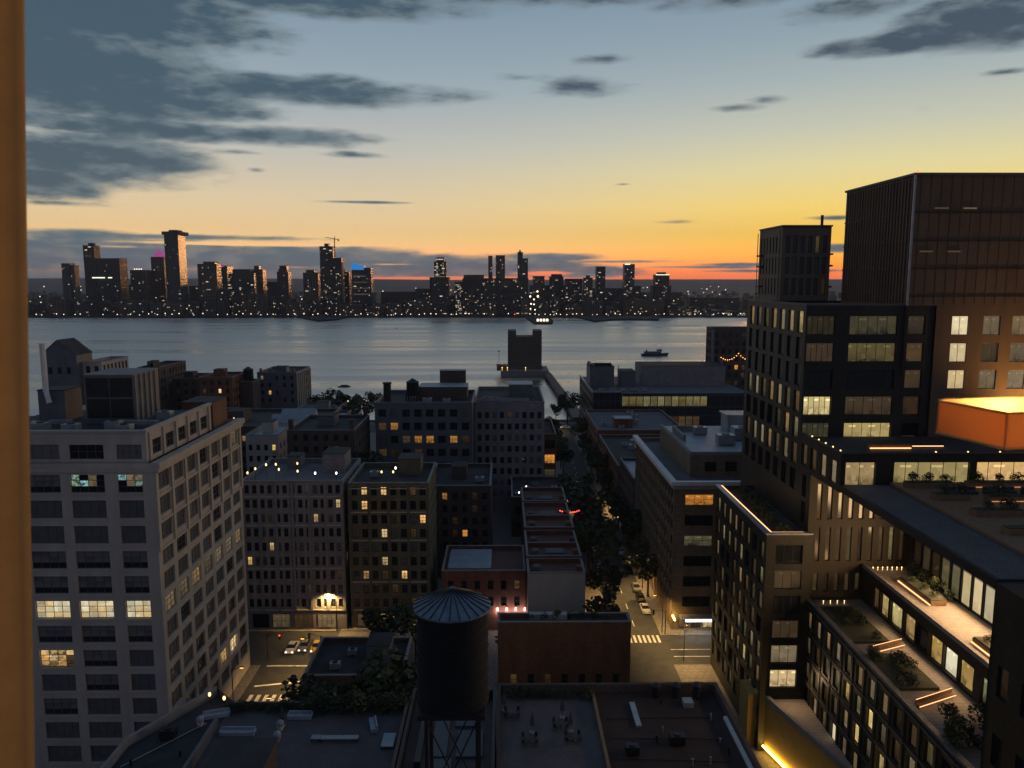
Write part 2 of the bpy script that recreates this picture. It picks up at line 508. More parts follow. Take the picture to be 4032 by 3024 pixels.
lit('lit_cream', (1.0, 0.8, 0.42), 0.72, 0.35, 0.8, 0.35)
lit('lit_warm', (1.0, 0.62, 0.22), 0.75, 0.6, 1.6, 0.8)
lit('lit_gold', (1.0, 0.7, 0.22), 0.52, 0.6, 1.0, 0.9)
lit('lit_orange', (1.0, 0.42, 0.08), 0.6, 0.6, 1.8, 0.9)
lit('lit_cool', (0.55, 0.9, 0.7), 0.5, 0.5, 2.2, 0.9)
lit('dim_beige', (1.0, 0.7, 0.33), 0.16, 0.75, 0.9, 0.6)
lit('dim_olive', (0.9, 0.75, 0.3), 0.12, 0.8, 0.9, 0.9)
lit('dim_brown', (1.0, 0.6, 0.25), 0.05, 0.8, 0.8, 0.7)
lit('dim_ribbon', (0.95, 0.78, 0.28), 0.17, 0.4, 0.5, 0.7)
lit('far_lit', (1.0, 0.8, 0.5), 0.8, 0.9, 0.3, 0.2)
glow('bulb_warm', (1.0, 0.64, 0.26), 2.6)
glow('bulb_white', (1.0, 0.92, 0.78), 4.0)
glow('bulb_orange', (1.0, 0.45, 0.1), 9.0)
glow('bulb_red', (1.0, 0.06, 0.03), 6.0)
glow('bulb_green', (0.0, 0.7, 0.45), 3.0)
glow('bulb_far', (1.0, 0.84, 0.58), 3.0)
glow('strip_warm', (1.0, 0.5, 0.2), 2.2)
glow('strip_gold', (1.0, 0.6, 0.1), 18.0)
glow('strip_added', (1.0, 0.45, 0.16), 0.7)
glow('strip_white', (0.9, 1.0, 1.0), 3.0)
glow('blue_light', (0.05, 0.35, 0.9), 0.55)
glow('pink_light', (0.9, 0.15, 0.6), 0.35)
glow('band_white', (0.9, 1.0, 0.7), 1.5)


# ------------------------------------------------------------------ mesh helpers
class MB:
    def __init__(self):
        self.v, self.f, self.m = [], [], []

    def quad(self, a, b, c, d, m=0):
        i = len(self.v)
        self.v += [a, b, c, d]
        self.f.append((i, i + 1, i + 2, i + 3))
        self.m.append(m)
        return self

    def box(self, x0, x1, y0, y1, z0, z1, m=0):
        i = len(self.v)
        self.v += [(x0, y0, z0), (x1, y0, z0), (x1, y1, z0), (x0, y1, z0), (x0, y0, z1), (x1, y0, z1), (x1, y1, z1), (x0, y1, z1)]
        for q in ((3, 2, 1, 0), (4, 5, 6, 7), (0, 1, 5, 4), (1, 2, 6, 5), (2, 3, 7, 6), (3, 0, 4, 7)):
            self.f.append(tuple(i + k for k in q))
            self.m.append(m)
        return self

    def prism(self, poly, z0, z1, m=0):
        n = len(poly)
        i = len(self.v)
        self.v += [(x, y, z0) for x, y in poly] + [(x, y, z1) for x, y in poly]
        self.f.append(tuple(i + k for k in reversed(range(n))))
        self.f.append(tuple(i + n + k for k in range(n)))
        self.m += [m, m]
        for k in range(n):
            self.f.append((i + k, i + (k + 1) % n, i + n + (k + 1) % n, i + n + k))
            self.m.append(m)
        return self

    def cyl(self, cx, cy, z0, z1, r0, r1=None, n=12, m=0):
        r1 = r0 if r1 is None else r1
        i = len(self.v)
        for z, r in ((z0, r0), (z1, r1)):
            self.v += [(cx + r * cos(2 * pi * k / n), cy + r * sin(2 * pi * k / n), z) for k in range(n)]
        for k in range(n):
            self.f.append((i + k, i + (k + 1) % n, i + n + (k + 1) % n, i + n + k))
            self.m.append(m)
        self.f.append(tuple(i + k for k in reversed(range(n))))
        self.f.append(tuple(i + n + k for k in range(n)))
        self.m += [m, m]
        return self

    def tube(self, p, q, r, n=6, m=0):
        from mathutils import Vector
        a, b = Vector(p), Vector(q)
        d = (b - a).normalized()
        u = d.orthogonal().normalized()
        w = d.cross(u)
        i = len(self.v)
        for c in (a, b):
            self.v += [tuple(c + (u * cos(2 * pi * k / n) + w * sin(2 * pi * k / n)) * r) for k in range(n)]
        for k in range(n):
            self.f.append((i + k, i + (k + 1) % n, i + n + (k + 1) % n, i + n + k))
            self.m.append(m)
        self.f.append(tuple(i + k for k in reversed(range(n))))
        self.f.append(tuple(i + n + k for k in range(n)))
        self.m += [m, m]
        return self

    def ball(self, c, r, m=0, n=8, rings=5, sz=1.0):
        i = len(self.v)
        for j in range(rings + 1):
            t = pi * j / rings
            rr = max(r * sin(t), r * 0.02)
            self.v += [(c[0] + rr * cos(2 * pi * k / n), c[1] + rr * sin(2 * pi * k / n), c[2] + r * sz * cos(t)) for k in range(n)]
        for j in range(rings):
            for k in range(n):
                a = i + j * n
                self.f.append((a + k, a + n + k, a + n + (k + 1) % n, a + (k + 1) % n))
                self.m.append(m)
        return self

    def mesh(self, name, mats, off=(0, 0, 0)):
        me = bpy.data.meshes.new(name)
        ox, oy, oz = off
        me.from_pydata([(x - ox, y - oy, z - oz) for x, y, z in self.v], [], self.f)
        for k in mats:
            me.materials.append(MATS[k])
        if len(mats) > 1:
            me.polygons.foreach_set("material_index", self.m)
        me.update()
        return me

    def build(self, name, mats, parent=None, off=None):
        """parent: coordinates are world metres, stored relative to the parent's origin"""
        if isinstance(mats, str):
            mats = [mats]
        if off is None:
            off = tuple(parent.location) if parent is not None else (0, 0, 0)
        o = bpy.data.objects.new(name, self.mesh(name, mats, off))
        COL.objects.link(o)
        if parent is not None:
            o.parent = parent
        return o


def tag(o, label=None, cat=None, group=None, kind=None):
    if label:
        o["label"] = label
    if cat:
        o["category"] = cat
    if group:
        o["group"] = group
    if kind:
        o["kind"] = kind
    return o


def thing(name, label, cat, loc=(0, 0, 0), rz=0.0, group=None):
    o = bpy.data.objects.new(name, None)
    o.empty_display_size = 0.5
    COL.objects.link(o)
    o.location = loc
    o.rotation_euler = (0, 0, rz)
    return tag(o, label, cat, group)


def copy_tree(o, loc=None, rz=None, label=None, parent=None):
    c = o.copy()
    COL.objects.link(c)
    if parent is not None:
        c.parent = parent
    if loc is not None:
        c.location = loc
    if rz is not None:
        c.rotation_euler = (0, 0, rz)
    if label:
        c["label"] = label
    for ch in o.children:
        copy_tree(ch, parent=c)
    return c


def structure(name, mb, m):
    return tag(mb.build(name, m), kind="structure")


# windows: one mesh per size, glass in slot 1 overridden per object
WCACHE = {}


def window_mesh(w, h, nx, ny, frame, fr=0.07, glass=True):
    key = (round(w, 2), round(h, 2), nx, ny, frame, glass)
    if key in WCACHE:
        return WCACHE[key]
    b = MB()
    a = w / 2
    b.box(-a, -a + fr, -.05, .05, 0, h).box(a - fr, a, -.05, .05, 0, h)
    b.box(-a + fr, a - fr, -.05, .05, 0, fr).box(-a + fr, a - fr, -.05, .05, h - fr, h)
    t = fr * 0.45
    for k in range(1, nx):
        x = -a + w * k / nx
        b.box(x - t, x + t, -.04, .04, fr, h - fr)
    for k in range(1, ny):
        z = h * k / ny
        b.box(-a + fr, a - fr, -.03, .03, z - t, z + t)
    if glass:
        b.quad((-a, .02, 0), (a, .02, 0), (a, .02, h), (-a, .02, h), 1)
    me = b.mesh("window", [frame, 'glass_dark'] if glass else [frame])
    WCACHE[key] = me
    return me


PCACHE = {}


def pane_mesh(w, h):
    key = (round(w, 3), round(h, 3))
    if key not in PCACHE:
        b = MB().box(-w / 2, w / 2, -.008, .008, -h / 2, h / 2)
        PCACHE[key] = b.mesh("pane", ['glass_dark'])
    return PCACHE[key]


ROT = {'F': 0.0, 'L': -pi / 2, 'R': pi / 2}


def place_window(root, face, plane, a, z, w, h, nx, ny, frame, glass, depth, panes=False):
    if face == 'F':
        p = (a, plane + depth, z)
    elif face == 'L':
        p = (plane + depth, a, z)
    else:
        p = (plane - depth, a, z)
    lo = root.location
    o = bpy.data.objects.new("window", window_mesh(w, h, nx, ny, frame, glass=not panes))
    COL.objects.link(o)
    o.parent = root
    o.location = (p[0] - lo[0], p[1] - lo[1], p[2] - lo[2])
    o.rotation_euler = (0, 0, ROT[face])
    if not panes:
        if glass != 'glass_dark':
            s = o.material_slots[1]
            s.link = 'OBJECT'
            s.material = MATS[glass]
    else:
        for i in range(nx):
            for j in range(ny):
                g = glass(i, j) if callable(glass) else glass
                c = bpy.data.objects.new("pane", pane_mesh(w / nx - .07, h / ny - .06))
                COL.objects.link(c)
                c.parent = o
                c.location = (-w / 2 + w * (i + .5) / nx, .02, h * (j + .5) / ny)
                s = c.material_slots[0]
                s.link = 'OBJECT'
                s.material = MATS[g]
    return o


def facade(root, face, plane, a0, a1, z0, z1, us, zs, wall, nx=1, ny=1, frame='frame_dark', pick=None, depth=0.25, only=None, panes=None):
    """one wall with real window openings (intervals us along the wall, zs in height) and their reveals, and a window in each"""
    def pt(a, z, d=0.0):
        return (a, plane + d, z) if face == 'F' else ((plane + d, a, z) if face == 'L' else (plane - d, a, z))
    A = sorted({a0, a1} | {v for u in us for v in u})
    Z = sorted({z0, z1} | {v for u in zs for v in u})
    A = [v for v in A if a0 - 1e-6 <= v <= a1 + 1e-6]
    Z = [v for v in Z if z0 - 1e-6 <= v <= z1 + 1e-6]

    def hole(a, z):
        for i, (p, q) in enumerate(us):
            if p < a < q:
                for j, (s, t) in enumerate(zs):
                    if s < z < t:
                        return only is None or only(i, j)
        return False
    b = MB()
    for i in range(len(A) - 1):
        for j in range(len(Z) - 1):
            p, q, s, t = A[i], A[i + 1], Z[j], Z[j + 1]
            if q - p < 1e-6 or t - s < 1e-6:
                continue
            if hole((p + q) / 2, (s + t) / 2):
                d = depth + .06
                b.quad(pt(p, s), pt(p, s, d), pt(p, t, d), pt(p, t))
                b.quad(pt(q, s), pt(q, t), pt(q, t, d), pt(q, s, d))
                b.quad(pt(p, s), pt(q, s), pt(q, s, d), pt(p, s, d))
                b.quad(pt(p, t), pt(p, t, d), pt(q, t, d), pt(q, t))
            else:
                b.quad(pt(p, s), pt(q, s), pt(q, t), pt(p, t))
    b.build("wall", wall, root)
    for i, (p, q) in enumerate(us):
        for j, (s, t) in enumerate(zs):
            if p < a0 - 1e-6 or q > a1 + 1e-6 or s < z0 - 1e-6 or t > z1 + 1e-6:
                continue
            if only is not None and not only(i, j):
                continue
            g = pick(i, j) if pick else 'glass_dark'
            if panes and panes(i, j):
                place_window(root, face, plane, (p + q) / 2, s, q - p, t - s, nx(i) if callable(nx) else nx, ny, frame, g, depth, True)
            else:
                if callable(g):
                    g = g(0, 0)
                place_window(root, face, plane, (p + q) / 2, s, q - p, t - s, nx(i) if callable(nx) else nx, ny, frame, g, depth)


def spread(a0, a1, n, w):
    """n openings of width w evenly spaced between a0 and a1"""
    s = (a1 - a0) / n
    return [(a0 + s * (k + .5) - w / 2, a0 + s * (k + .5) + w / 2) for k in range(n)]


def floors(z0, n, pitch, h, sill=1.0):
    return [(z0 + k * pitch + sill, z0 + k * pitch + sill + h) for k in range(n)]


def chooser(seed, weights):
    rng = random.Random(seed)
    keys = list(weights)
    ws = [weights[k] for k in keys]
    memo = {}

    def f(i, j):
        if (i, j) not in memo:
            memo[(i, j)] = rng.choices(keys, ws)[0]
        return memo[(i, j)]
    return f


def building(name, label, box, wall, roof, F=None, L=None, R_=None, parapet=0.9, coping='concrete', cat="building", group=None):
    """F / L / R_: dict(us, zs, ...) for facade(), or None for a blank wall"""
    x0, x1, y0, y1, z0, z1 = box
    root = thing(name, label, cat, ((x0 + x1) / 2, y0, z0), group=group)
    for face, spec in (('F', F), ('L', L), ('R', R_)):
        pl = {'F': y0, 'L': x0, 'R': x1}[face]
        a0, a1 = (x0, x1) if face == 'F' else (y0, y1)
        if spec is None:
            facade(root, face, pl, a0, a1, z0, z1, [], [], wall)
        else:
            d = dict(spec)
            facade(root, face, pl, a0, a1, z0, z1, d.pop('us'), d.pop('zs'), d.pop('wall', wall), **d)
    MB().quad((x0, y1, z0), (x1, y1, z0), (x1, y1, z1), (x0, y1, z1)).build("wall", wall, root)
    zr = z1 - parapet
    MB().quad((x0 + .02, y0 + .02, zr), (x1 - .02, y0 + .02, zr), (x1 - .02, y1 - .02, zr), (x0 + .02, y1 - .02, zr)).build("roof", roof, root)
    t = .35
    b = MB()
    for (p, q, s, u) in ((x0, x1, y0, y0 + t), (x0, x1, y1 - t, y1), (x0, x0 + t, y0 + t, y1 - t), (x1 - t, x1, y0 + t, y1 - t)):
        b.box(p + .015, q - .015, s + .015, u - .015, zr, z1 - .01)
    b.build("parapet", wall, root)
    c = MB()
    o = .07
    t = .42
    c.box(x0 - o, x1 + o, y0 - o, y0 + t, z1, z1 + .14).box(x0 - o, x1 + o, y1 - t, y1 + o, z1, z1 + .14)
    c.box(x0 - o, x0 + t, y0 + t, y1 - t, z1, z1 + .14).box(x1 - t, x1 + o, y0 + t, y1 - t, z1, z1 + .14)
    c.build("coping", coping, root)
    return root


def roof_box(root, name, x0, x1, y0, y1, z0, z1, m, cap='roof_dark'):
    o = MB().box(x0, x1, y0, y1, z0, z1).build(name, m, root)
    MB().box(x0 - .1, x1 + .1, y0 - .1, y1 + .1, z1, z1 + .15).build("cap", cap, o, off=tuple(root.location))
    return o


def fan_unit(root, x, y, z, s=1.0, m='steel'):
    b = MB().box(x - s, x + s, y - s * .7, y + s * .7, z + .25, z + .25 + s * 1.1)
    b.box(x - s * .8, x - s * .7, y - s * .6, y + s * .6, z, z + .25).box(x + s * .7, x + s * .8, y - s * .6, y + s * .6, z, z + .25)
    o = b.build("roof_unit", m, root)
    MB().cyl(x, y, z + .25 + s * 1.1, z + .4 + s * 1.1, s * .5, n=10).build("fan", 'dark_metal', o, off=tuple(root.location))


def water_tank(label, x, y, z, r, h, legs, group=None):
    t = thing("water_tank", label, "water tank", (x, y, z), group=group)
    for sx in (-1, 1):
        for sy in (-1, 1):
            MB().box(x + sx * r * .62 - .12, x + sx * r * .62 + .12, y + sy * r * .62 - .12, y + sy * r * .62 + .12, z, z + legs).build("leg", 'black_metal', t)
    MB().box(x - r * .8, x + r * .8, y - r * .8, y + r * .8, z + legs, z + legs + .3).build("platform", 'black_metal', t)
    MB().cyl(x, y, z + legs + .3, z + legs + .3 + h, r * .97, r * .93, 24).build("barrel", 'wood_tank', t)
    MB().cyl(x, y, z + legs + .3 + h, z + legs + .3 + h + r * .6, r * 1.06, r * .05, 24).build("conical_roof", 'dark_metal', t)
    return t


rng = random.Random(7)
NTH = ["first", "second", "third", "fourth", "fifth", "sixth", "seventh", "eighth", "ninth", "tenth", "eleventh", "twelfth", "thirteenth", "fourteenth", "fifteenth", "sixteenth", "seventeenth", "eighteenth", "nineteenth", "twentieth", "twenty-first", "twenty-second", "twenty-third"]

# ------------------------------------------------------------------ ground, roads, river, far shore
structure("ground", MB().box(-1200, 1200, -150, 410, -6, -0.13), 'asphalt')
for (x0, x1, y0, y1) in ((-400, -48, 40, 145), (-35.5, 23.3, 117, 381), (-400, -36.5, 160, 381), (33.2, 400, 40, 144.5), (33.2, 400, 157.5, 381), (-35.5, 29.5, 40, 101.5), (-400, 400, 402.5, 410.2)):
    structure("pavement", MB().box(x0, x1, y0, y1, -0.14, 0.0), 'paving')
structure("river_wall", MB().box(-1200, 1200, 410.3, 412, -6, 0.9), 'concrete')
# painted markings
mk = MB()
for k in range(9):                       # crossing over the side street at the corner
    x = 24.2 + k * 1.0
    mk.quad((x, 154.2, -.122), (x + .5, 154.2, -.122), (x + .5, 157.6, -.122), (x, 157.6, -.122))
for k in range(8):                       # crossing in the left street
    x = -46.6 + k * 1.4
    mk.quad((x, 131.6, -.122), (x + .7, 131.6, -.122), (x + .7, 134.2, -.122), (x, 134.2, -.122))
for y in range(162, 380, 9):
    mk.quad((28.2, y, -.122), (28.4, y, -.122), (28.4, y + 3, -.122), (28.2, y + 3, -.122))
mk.quad((-46.8, 137.0, -.122), (-36.5, 139.0, -.122), (-36.5, 139.5, -.122), (-46.8, 137.5, -.122))
mk.quad((-46.8, 144.8, -.122), (-36.5, 144.8, -.122), (-36.5, 145.2, -.122), (-46.8, 145.2, -.122))
mk.quad((34, 148.0, -.122), (90, 148.0, -.122), (90, 148.25, -.122), (34, 148.25, -.122))
mk.quad((34, 151.0, -.122), (90, 151.0, -.122), (90, 151.2, -.122), (34, 151.2, -.122))
structure("road_markings", mk, 'white_paint')

# river
m, nt, p = base_mat('river')
p.inputs["Base Color"].default_value = (0.03, 0.036, 0.04, 1)
p.inputs["Roughness"].default_value = 0.2
p.inputs["IOR"].default_value = 1.9
tcn = nt.nodes.new("ShaderNodeTexCoord")
hs = []
for (sx, sy, sc, dist) in ((0.03, 0.16, 1.0, 1.3), (0.13, 0.4, 1.0, 2.2), (0.004, 0.02, 1.0, 1.6)):
    mp = nt.nodes.new("ShaderNodeMapping")
    mp.inputs["Scale"].default_value = (sx, sy, 1)
    nt.links.new(tcn.outputs["Object"], mp.inputs[0])
    nz = nt.nodes.new("ShaderNodeTexNoise")
    nz.inputs["Scale"].default_value = sc
    nz.inputs["Detail"].default_value = 4
    nt.links.new(mp.outputs[0], nz.inputs["Vector"])
    hs.append((nz.outputs[0], dist))
prev = None
for h, dist in hs:
    bp = nt.nodes.new("ShaderNodeBump")
    bp.inputs["Strength"].default_value = 0.3
    bp.inputs["Distance"].default_value = dist
    nt.links.new(h, bp.inputs["Height"])
    if prev is not None:
        nt.links.new(prev.outputs[0], bp.inputs["Normal"])
    prev = bp
nt.links.new(prev.outputs[0], p.inputs["Normal"])
mp = nt.nodes.new("ShaderNodeMapping")                 # wind lanes: rougher and smoother streaks
mp.inputs["Scale"].default_value = (0.0025, 0.03, 1)
nt.links.new(tcn.outputs["Object"], mp.inputs[0])
nz = nt.nodes.new("ShaderNodeTexNoise")
nz.inputs["Detail"].default_value = 5
nz.inputs["Scale"].default_value = 1.0
nt.links.new(mp.outputs[0], nz.inputs["Vector"])
mr = nt.nodes.new("ShaderNodeMapRange")
mr.inputs[1].default_value = 0.35
mr.inputs[2].default_value = 0.65
mr.inputs[3].default_value = 0.24
mr.inputs[4].default_value = 0.52
nt.links.new(nz.outputs[0], mr.inputs[0])
nt.links.new(mr.outputs[0], p.inputs["Roughness"])
gloss = nt.nodes.new("ShaderNodeBsdfGlossy")            # wind-ruffled surface seen at a grazing angle
gloss.inputs["Color"].default_value = (1.0, 0.87, 0.74, 1)
nt.links.new(mr.outputs[0], gloss.inputs["Roughness"])
nt.links.new(prev.outputs[0], gloss.inputs["Normal"])
mxs = nt.nodes.new("ShaderNodeMixShader")
mxs.inputs[0].default_value = 0.86
nt.links.new(p.outputs[0], mxs.inputs[1])
nt.links.new(gloss.outputs[0], mxs.inputs[2])
nt.links.new(mxs.outputs[0], [q for q in nt.nodes if q.type == 'OUTPUT_MATERIAL'][0].inputs["Surface"])
structure("river", MB().quad((-9000, 405, -1.6), (9000, 405, -1.6), (9000, 9000, -1.6), (-9000, 9000, -1.6)), 'river')

# New land across the water with its piers, then the ridge
rs = random.Random(3)
shore = [(-9000, 1610)]
x = -1500
while x < 1500:
    shore.append((x, 1602 + rs.uniform(-8, 10)))
    x += rs.uniform(30, 70)
shore += [(9000, 1620), (9000, 9500), (-9000, 9500)]
structure("far_shore", MB().prism(shore, -4, 0.6), 'far_land')
structure("pier", MB().prism([(43, 1603), (43, 1556), (51, 1360), (83, 1360), (90, 1440), (90, 1603)], -1.5, 1.4), 'far_land')
structure("pier", MB().prism([(-420, 1608), (-402, 1560), (-345, 1450), (-322, 1500), (-318, 1608)], -1.5, 1.6), 'far_land')
structure("pier", MB().prism([(150, 1608), (163, 1425), (200, 1480), (245, 1500), (290, 1475), (310, 1560), (310, 1608)], -1.5, 1.8), 'far_land')
b = MB()
NX, NY = 90, 14
rs = random.Random(5)
ph = [rs.uniform(0, 6.28) for _ in range(12)]
for j in range(NY + 1):
    for i in range(NX + 1):
        x = -9000 + 18000 * i / NX
        y = 4500 + 4500 * j / NY
        t = min(1, max(0, (y - 4500) / 3200))
        h = sum(sin(x * (0.0004 * (k + 1)) + ph[k]) / (k + 1) for k in range(9))
        b.v.append((x, y, 0.2 + (t * t * (3 - 2 * t)) * (86 + 5 * h)))
for j in range(NY):
    for i in range(NX):
        a = j * (NX + 1) + i
        b.f.append((a, a + 1, a + NX + 2, a + NX + 1))
        b.m.append(0)
structure("hills", b, 'hill')

# ------------------------------------------------------------------ pale loft building, left foreground
LW = 'cream_stone'
L = thing("loft_building", "large pale stone loft building with wide multi-pane windows at the left edge", "building", (-62, 109, 0))
tops = [47.5 - 3.77 * k for k in range(-1, 12)]
zs = [(t - 2.65, t) for t in tops]
us_f = [(-76.0, -70.6), (-68.4, -63.4), (-62.0, -57.1), (-55.3, -51.7)]
LIT = {}
prng = random.Random(21)
for i in range(4):
    LIT[(i, 6)] = 'lit_cream'
LIT[(0, 8)] = 'lit_warm'
LIT[(1, 8)] = 'lit_warm'
semi = {(1, 1), (2, 1), (3, 1), (1, 4), (2, 4), (3, 4), (1, 5), (2, 5), (3, 5), (2, 7), (1, 7), (3, 7), (2, 8), (1, 10), (2, 9)}


def pick_l(i, j):
    if (i, j) in ((2, 1), (3, 1)):
        return lambda a, b: prng.choice(['lit_cool', 'dim_beige', 'dim_beige', 'glass_dark']) if b > 0 else 'glass_dark'
    if (i, j) == (1, 8):
        return lambda a, b: 'lit_warm' if a < 3 or b == 2 else 'dim_beige'
    if (i, j) in LIT:
        g = LIT[(i, j)]
        return lambda a, b: g
    if (i, j) in semi:
        return lambda a, b: prng.choice(['glass_blind', 'glass_blind', 'glass_grey']) if b > 0 else 'glass_dark'
    return lambda a, b: 'glass_grey'


facade(L, 'F', 109.0, -78, -50, 0, 49.2, us_f, zs[1:], LW, nx=lambda i: 3 if i == 3 else 4, ny=3, frame='frame_grey', pick=lambda i, j: pick_l(i, j + 1), depth=0.3,
       panes=lambda i, j: (i, j + 1) in LIT or (i, j + 1) in semi)
us_s = spread(109.6, 144.4, 7, 3.7)
pk = chooser(31, {'glass_grey': 7, 'glass_blind': 3, 'glass_dark': 2})
side_lit = {(k, 6): 'dim_beige' for k in range(7)}
side_lit.update({(5, 11): 'lit_warm', (4, 11): 'lit_warm', (6, 1): 'dim_beige', (2, 5): 'glass_blind'})
facade(L, 'R', -50.0, 109, 145, 0, 49.2, us_s, zs[1:], LW, nx=3, ny=3, frame='frame_grey', pick=lambda i, j: side_lit.get((i, j + 1), pk(i, j)), depth=0.35)
# raised piers and bands on the side wall, main cornice
for y in [109.35] + [109.6 + 34.8 / 7 * k for k in range(1, 7)] + [144.65]:
    MB().box(-49.98, -49.72, y - .38, y + .38, 36.0, 48.0).build("pilaster", 'pale_stone', L)
for z in (36.0, 40.0, 44.0):
    MB().box(-49.98, -49.8, 109.1, 145, z, z + .35).build("stone_band", 'pale_stone', L)
MB().box(-50.4, -49.1, 108.9, 145.6, 48.3, 49.2).box(-50.2, -49.4, 109.05, 145.3, 47.7, 48.3).build("cornice", 'pale_stone', L)
MB().box(-78, -49.3, 108.82, 108.99, 47.9, 48.4).build("stone_band", 'pale_stone', L)
for (za, zb) in zs[1:]:
    for (p_, q_) in us_f:
        MB().box(p_ - .2, q_ + .2, 108.88, 108.99, za - .3, za - .08).build("window_sill", 'pale_stone', L)
# penthouse storey set back
facade(L, 'F', 109.3, -78, -51, 49.2, 53.6, us_f, [(49.7, 51.8)], LW, nx=4, ny=2, frame='frame_grey', pick=lambda i, j: 'glass_blind' if i % 2 else 'glass_dark')
facade(L, 'R', -51.0, 109.3, 134, 49.2, 53.6, spread(110.5, 133, 5, 2.9), [(49.9, 52.1)], LW, nx=3, ny=2, frame='frame_grey', pick=chooser(4, {'glass_dark': 2, 'glass_blind': 2}))
for y in [110.2 + 4.5 * k for k in range(6)]:
    MB().box(-50.98, -50.75, y - .18, y + .18, 49.3, 53.4).build("pilaster", 'pale_stone', L)
MB().box(-51.5, -50.8, 109.1, 134.1, 53.6, 53.95).box(-78, -51.5, 109.1, 109.7, 53.6, 53.9).build("coping", 'pale_stone', L)
MB().quad((-78, 109.3, 52.7), (-51, 109.3, 52.7), (-51, 134, 52.7), (-78, 134, 52.7)).quad((-78, 134, 52.7), (-51, 134, 52.7), (-51, 134, 48.6), (-78, 134, 48.6)).quad((-78, 134, 48.6), (-50.1, 134, 48.6), (-50.1, 145, 48.6), (-78, 145, 48.6)).build("roof", 'roof_dark', L)
MB().quad((-78, 145, 0), (-50, 145, 0), (-50, 145, 49.2), (-78, 145, 49.2)).quad((-78, 109, 0), (-78, 145, 0), (-78, 145, 52), (-78, 109, 52)).build("wall", LW, L)
bk = roof_box(L, "bulkhead", -65.5, -57.9, 121, 130, 52.6, 60.3, 'slate_panel', 'concrete')
for i in range(2):
    for j in range(2):
        MB().box(-65.2 + i * 3.7, -61.75 + i * 3.7, 120.9, 120.98, 53.6 + j * 3.3, 56.6 + j * 3.3).build("louver_panel", 'dark_metal', bk, off=tuple(L.location))
for k in range(5):
    MB().box(-57.88, -57.7, 121.3 + k * 1.75, 121.6 + k * 1.75, 53, 60.2).build("rib", 'concrete', bk, off=tuple(L.location))
roof_box(L, "bulkhead", -74, -69.8, 123, 128, 52.6, 57.6, 'slate_panel')
MB().cyl(-72.2, 122.2, 57.6, 65.2, .42, n=10).tube((-72.2, 122.2, 57.8), (-71.4, 121.6, 55.8), .4, 8).build("flue_pipe", 'white_paint', L)
for (x, y) in ((-68.5, 114), (-63.5, 113), (-58.5, 115.5), (-55.5, 112.5), (-54.5, 124), (-71, 115)):
    fan_unit(L, x, y, 52.7, 1.1)
MB().box(-60, -53, 117.5, 118.1, 53.2, 53.8).box(-70, -66.5, 118.4, 119, 53.1, 53.7).build("duct", 'steel', L)
roof_box(L, "bulkhead", -57, -51.6, 136.5, 143.5, 48.6, 53.5, 'brown_brick')

# ------------------------------------------------------------------ buildings across the left street
gw = chooser(41, {'glass_dark': 40, 'glass_blind': 8, 'lit_warm': 2.2, 'dim_brown': 3})
pw_ = spread(-55.4, -34.6, 13, .95)
B2 = building("apartment_building", "broad grey apartment block with rows of slim windows behind the left street", (-55.7, -34.3, 161, 182, 0, 32.9), 'grey_brick', 'roof_grey',
              F=dict(us=pw_, zs=floors(4.2, 9, 3.15, 1.85, .8), nx=2, ny=2, frame='frame_dark', pick=gw), R_=dict(us=spread(162, 181, 6, 1.2), zs=floors(4.2, 9, 3.15, 1.85, .8), pick=gw))
for k in range(7):
    x = -55.5 + k * 20.9 / 6
    MB().box(x - .28, x + .28, 160.8, 160.98, 4.3, 32.6).build("pilaster", 'grey_brick', B2)
for z in (4.2, 13.6, 23.1, 29.4):
    MB().box(-55.7, -34.3, 160.86, 160.99, z, z + .3).build("stone_band", 'pale_stone', B2)
shop = [(-54.5, -51), (-50.2, -46.5), (-45.5, -41.5), (-40.5, -36.5)]
for i, (p_, q_) in enumerate(shop):
    place_window(B2, 'F', 161, (p_ + q_) / 2, .4, q_ - p_, 3.1, 4, 2, 'frame_dark', ['glass_dark', 'dim_beige', 'dim_brown', 'dim_beige'][i], -.05)
roof_box(B2, "bulkhead", -41, -36, 172, 179, 32, 36.2, 'grey_brick')
roof_box(B2, "bulkhead", -50, -47, 176, 180, 32, 34.8, 'slate_panel')

gw = chooser(43, {'glass_dark': 30, 'glass_blind': 5, 'lit_warm': 4, 'dim_brown': 4, 'lit_cool': .8})
B3 = building("apartment_building", "narrow olive brick apartment block with scattered orange windows behind the water tank", (-33.3, -16.2, 161.5, 180, 0, 32.3), 'olive_brick', 'roof_dark',
              F=dict(us=spread(-33, -16.5, 8, 1.25), zs=floors(4.0, 9, 3.1, 1.9, .8), nx=2, ny=3, frame='frame_dark', pick=gw), R_=dict(us=spread(162, 179, 5, 1.3), zs=floors(4, 9, 3.1, 1.9, .8), pick=gw))
for k in range(5):
    x = -33.1 + k * 16.7 / 4
    MB().box(x - .25, x + .25, 161.3, 161.48, 4.0, 31.8).build("pilaster", 'olive_brick', B3)
for z in (4.0, 10.3, 19.6, 25.8, 31.0):
    MB().box(-33.3, -16.2, 161.36, 161.49, z, z + .25).build("stone_band", 'pale_stone', B3)
for i, (p_, q_) in enumerate(((-32, -28.2), (-27, -24), (-22.8, -18))):
    place_window(B3, 'F', 161.5, (p_ + q_) / 2, .4, q_ - p_, 2.9, 3, 2, 'frame_dark', ['dim_brown', 'lit_gold', 'lit_warm'][i], -.05)
roof_box(B3, "bulkhead", -24, -19, 172, 178, 31.4, 35, 'olive_brick')
fan_unit(B3, -29, 170, 31.4, 1.0)

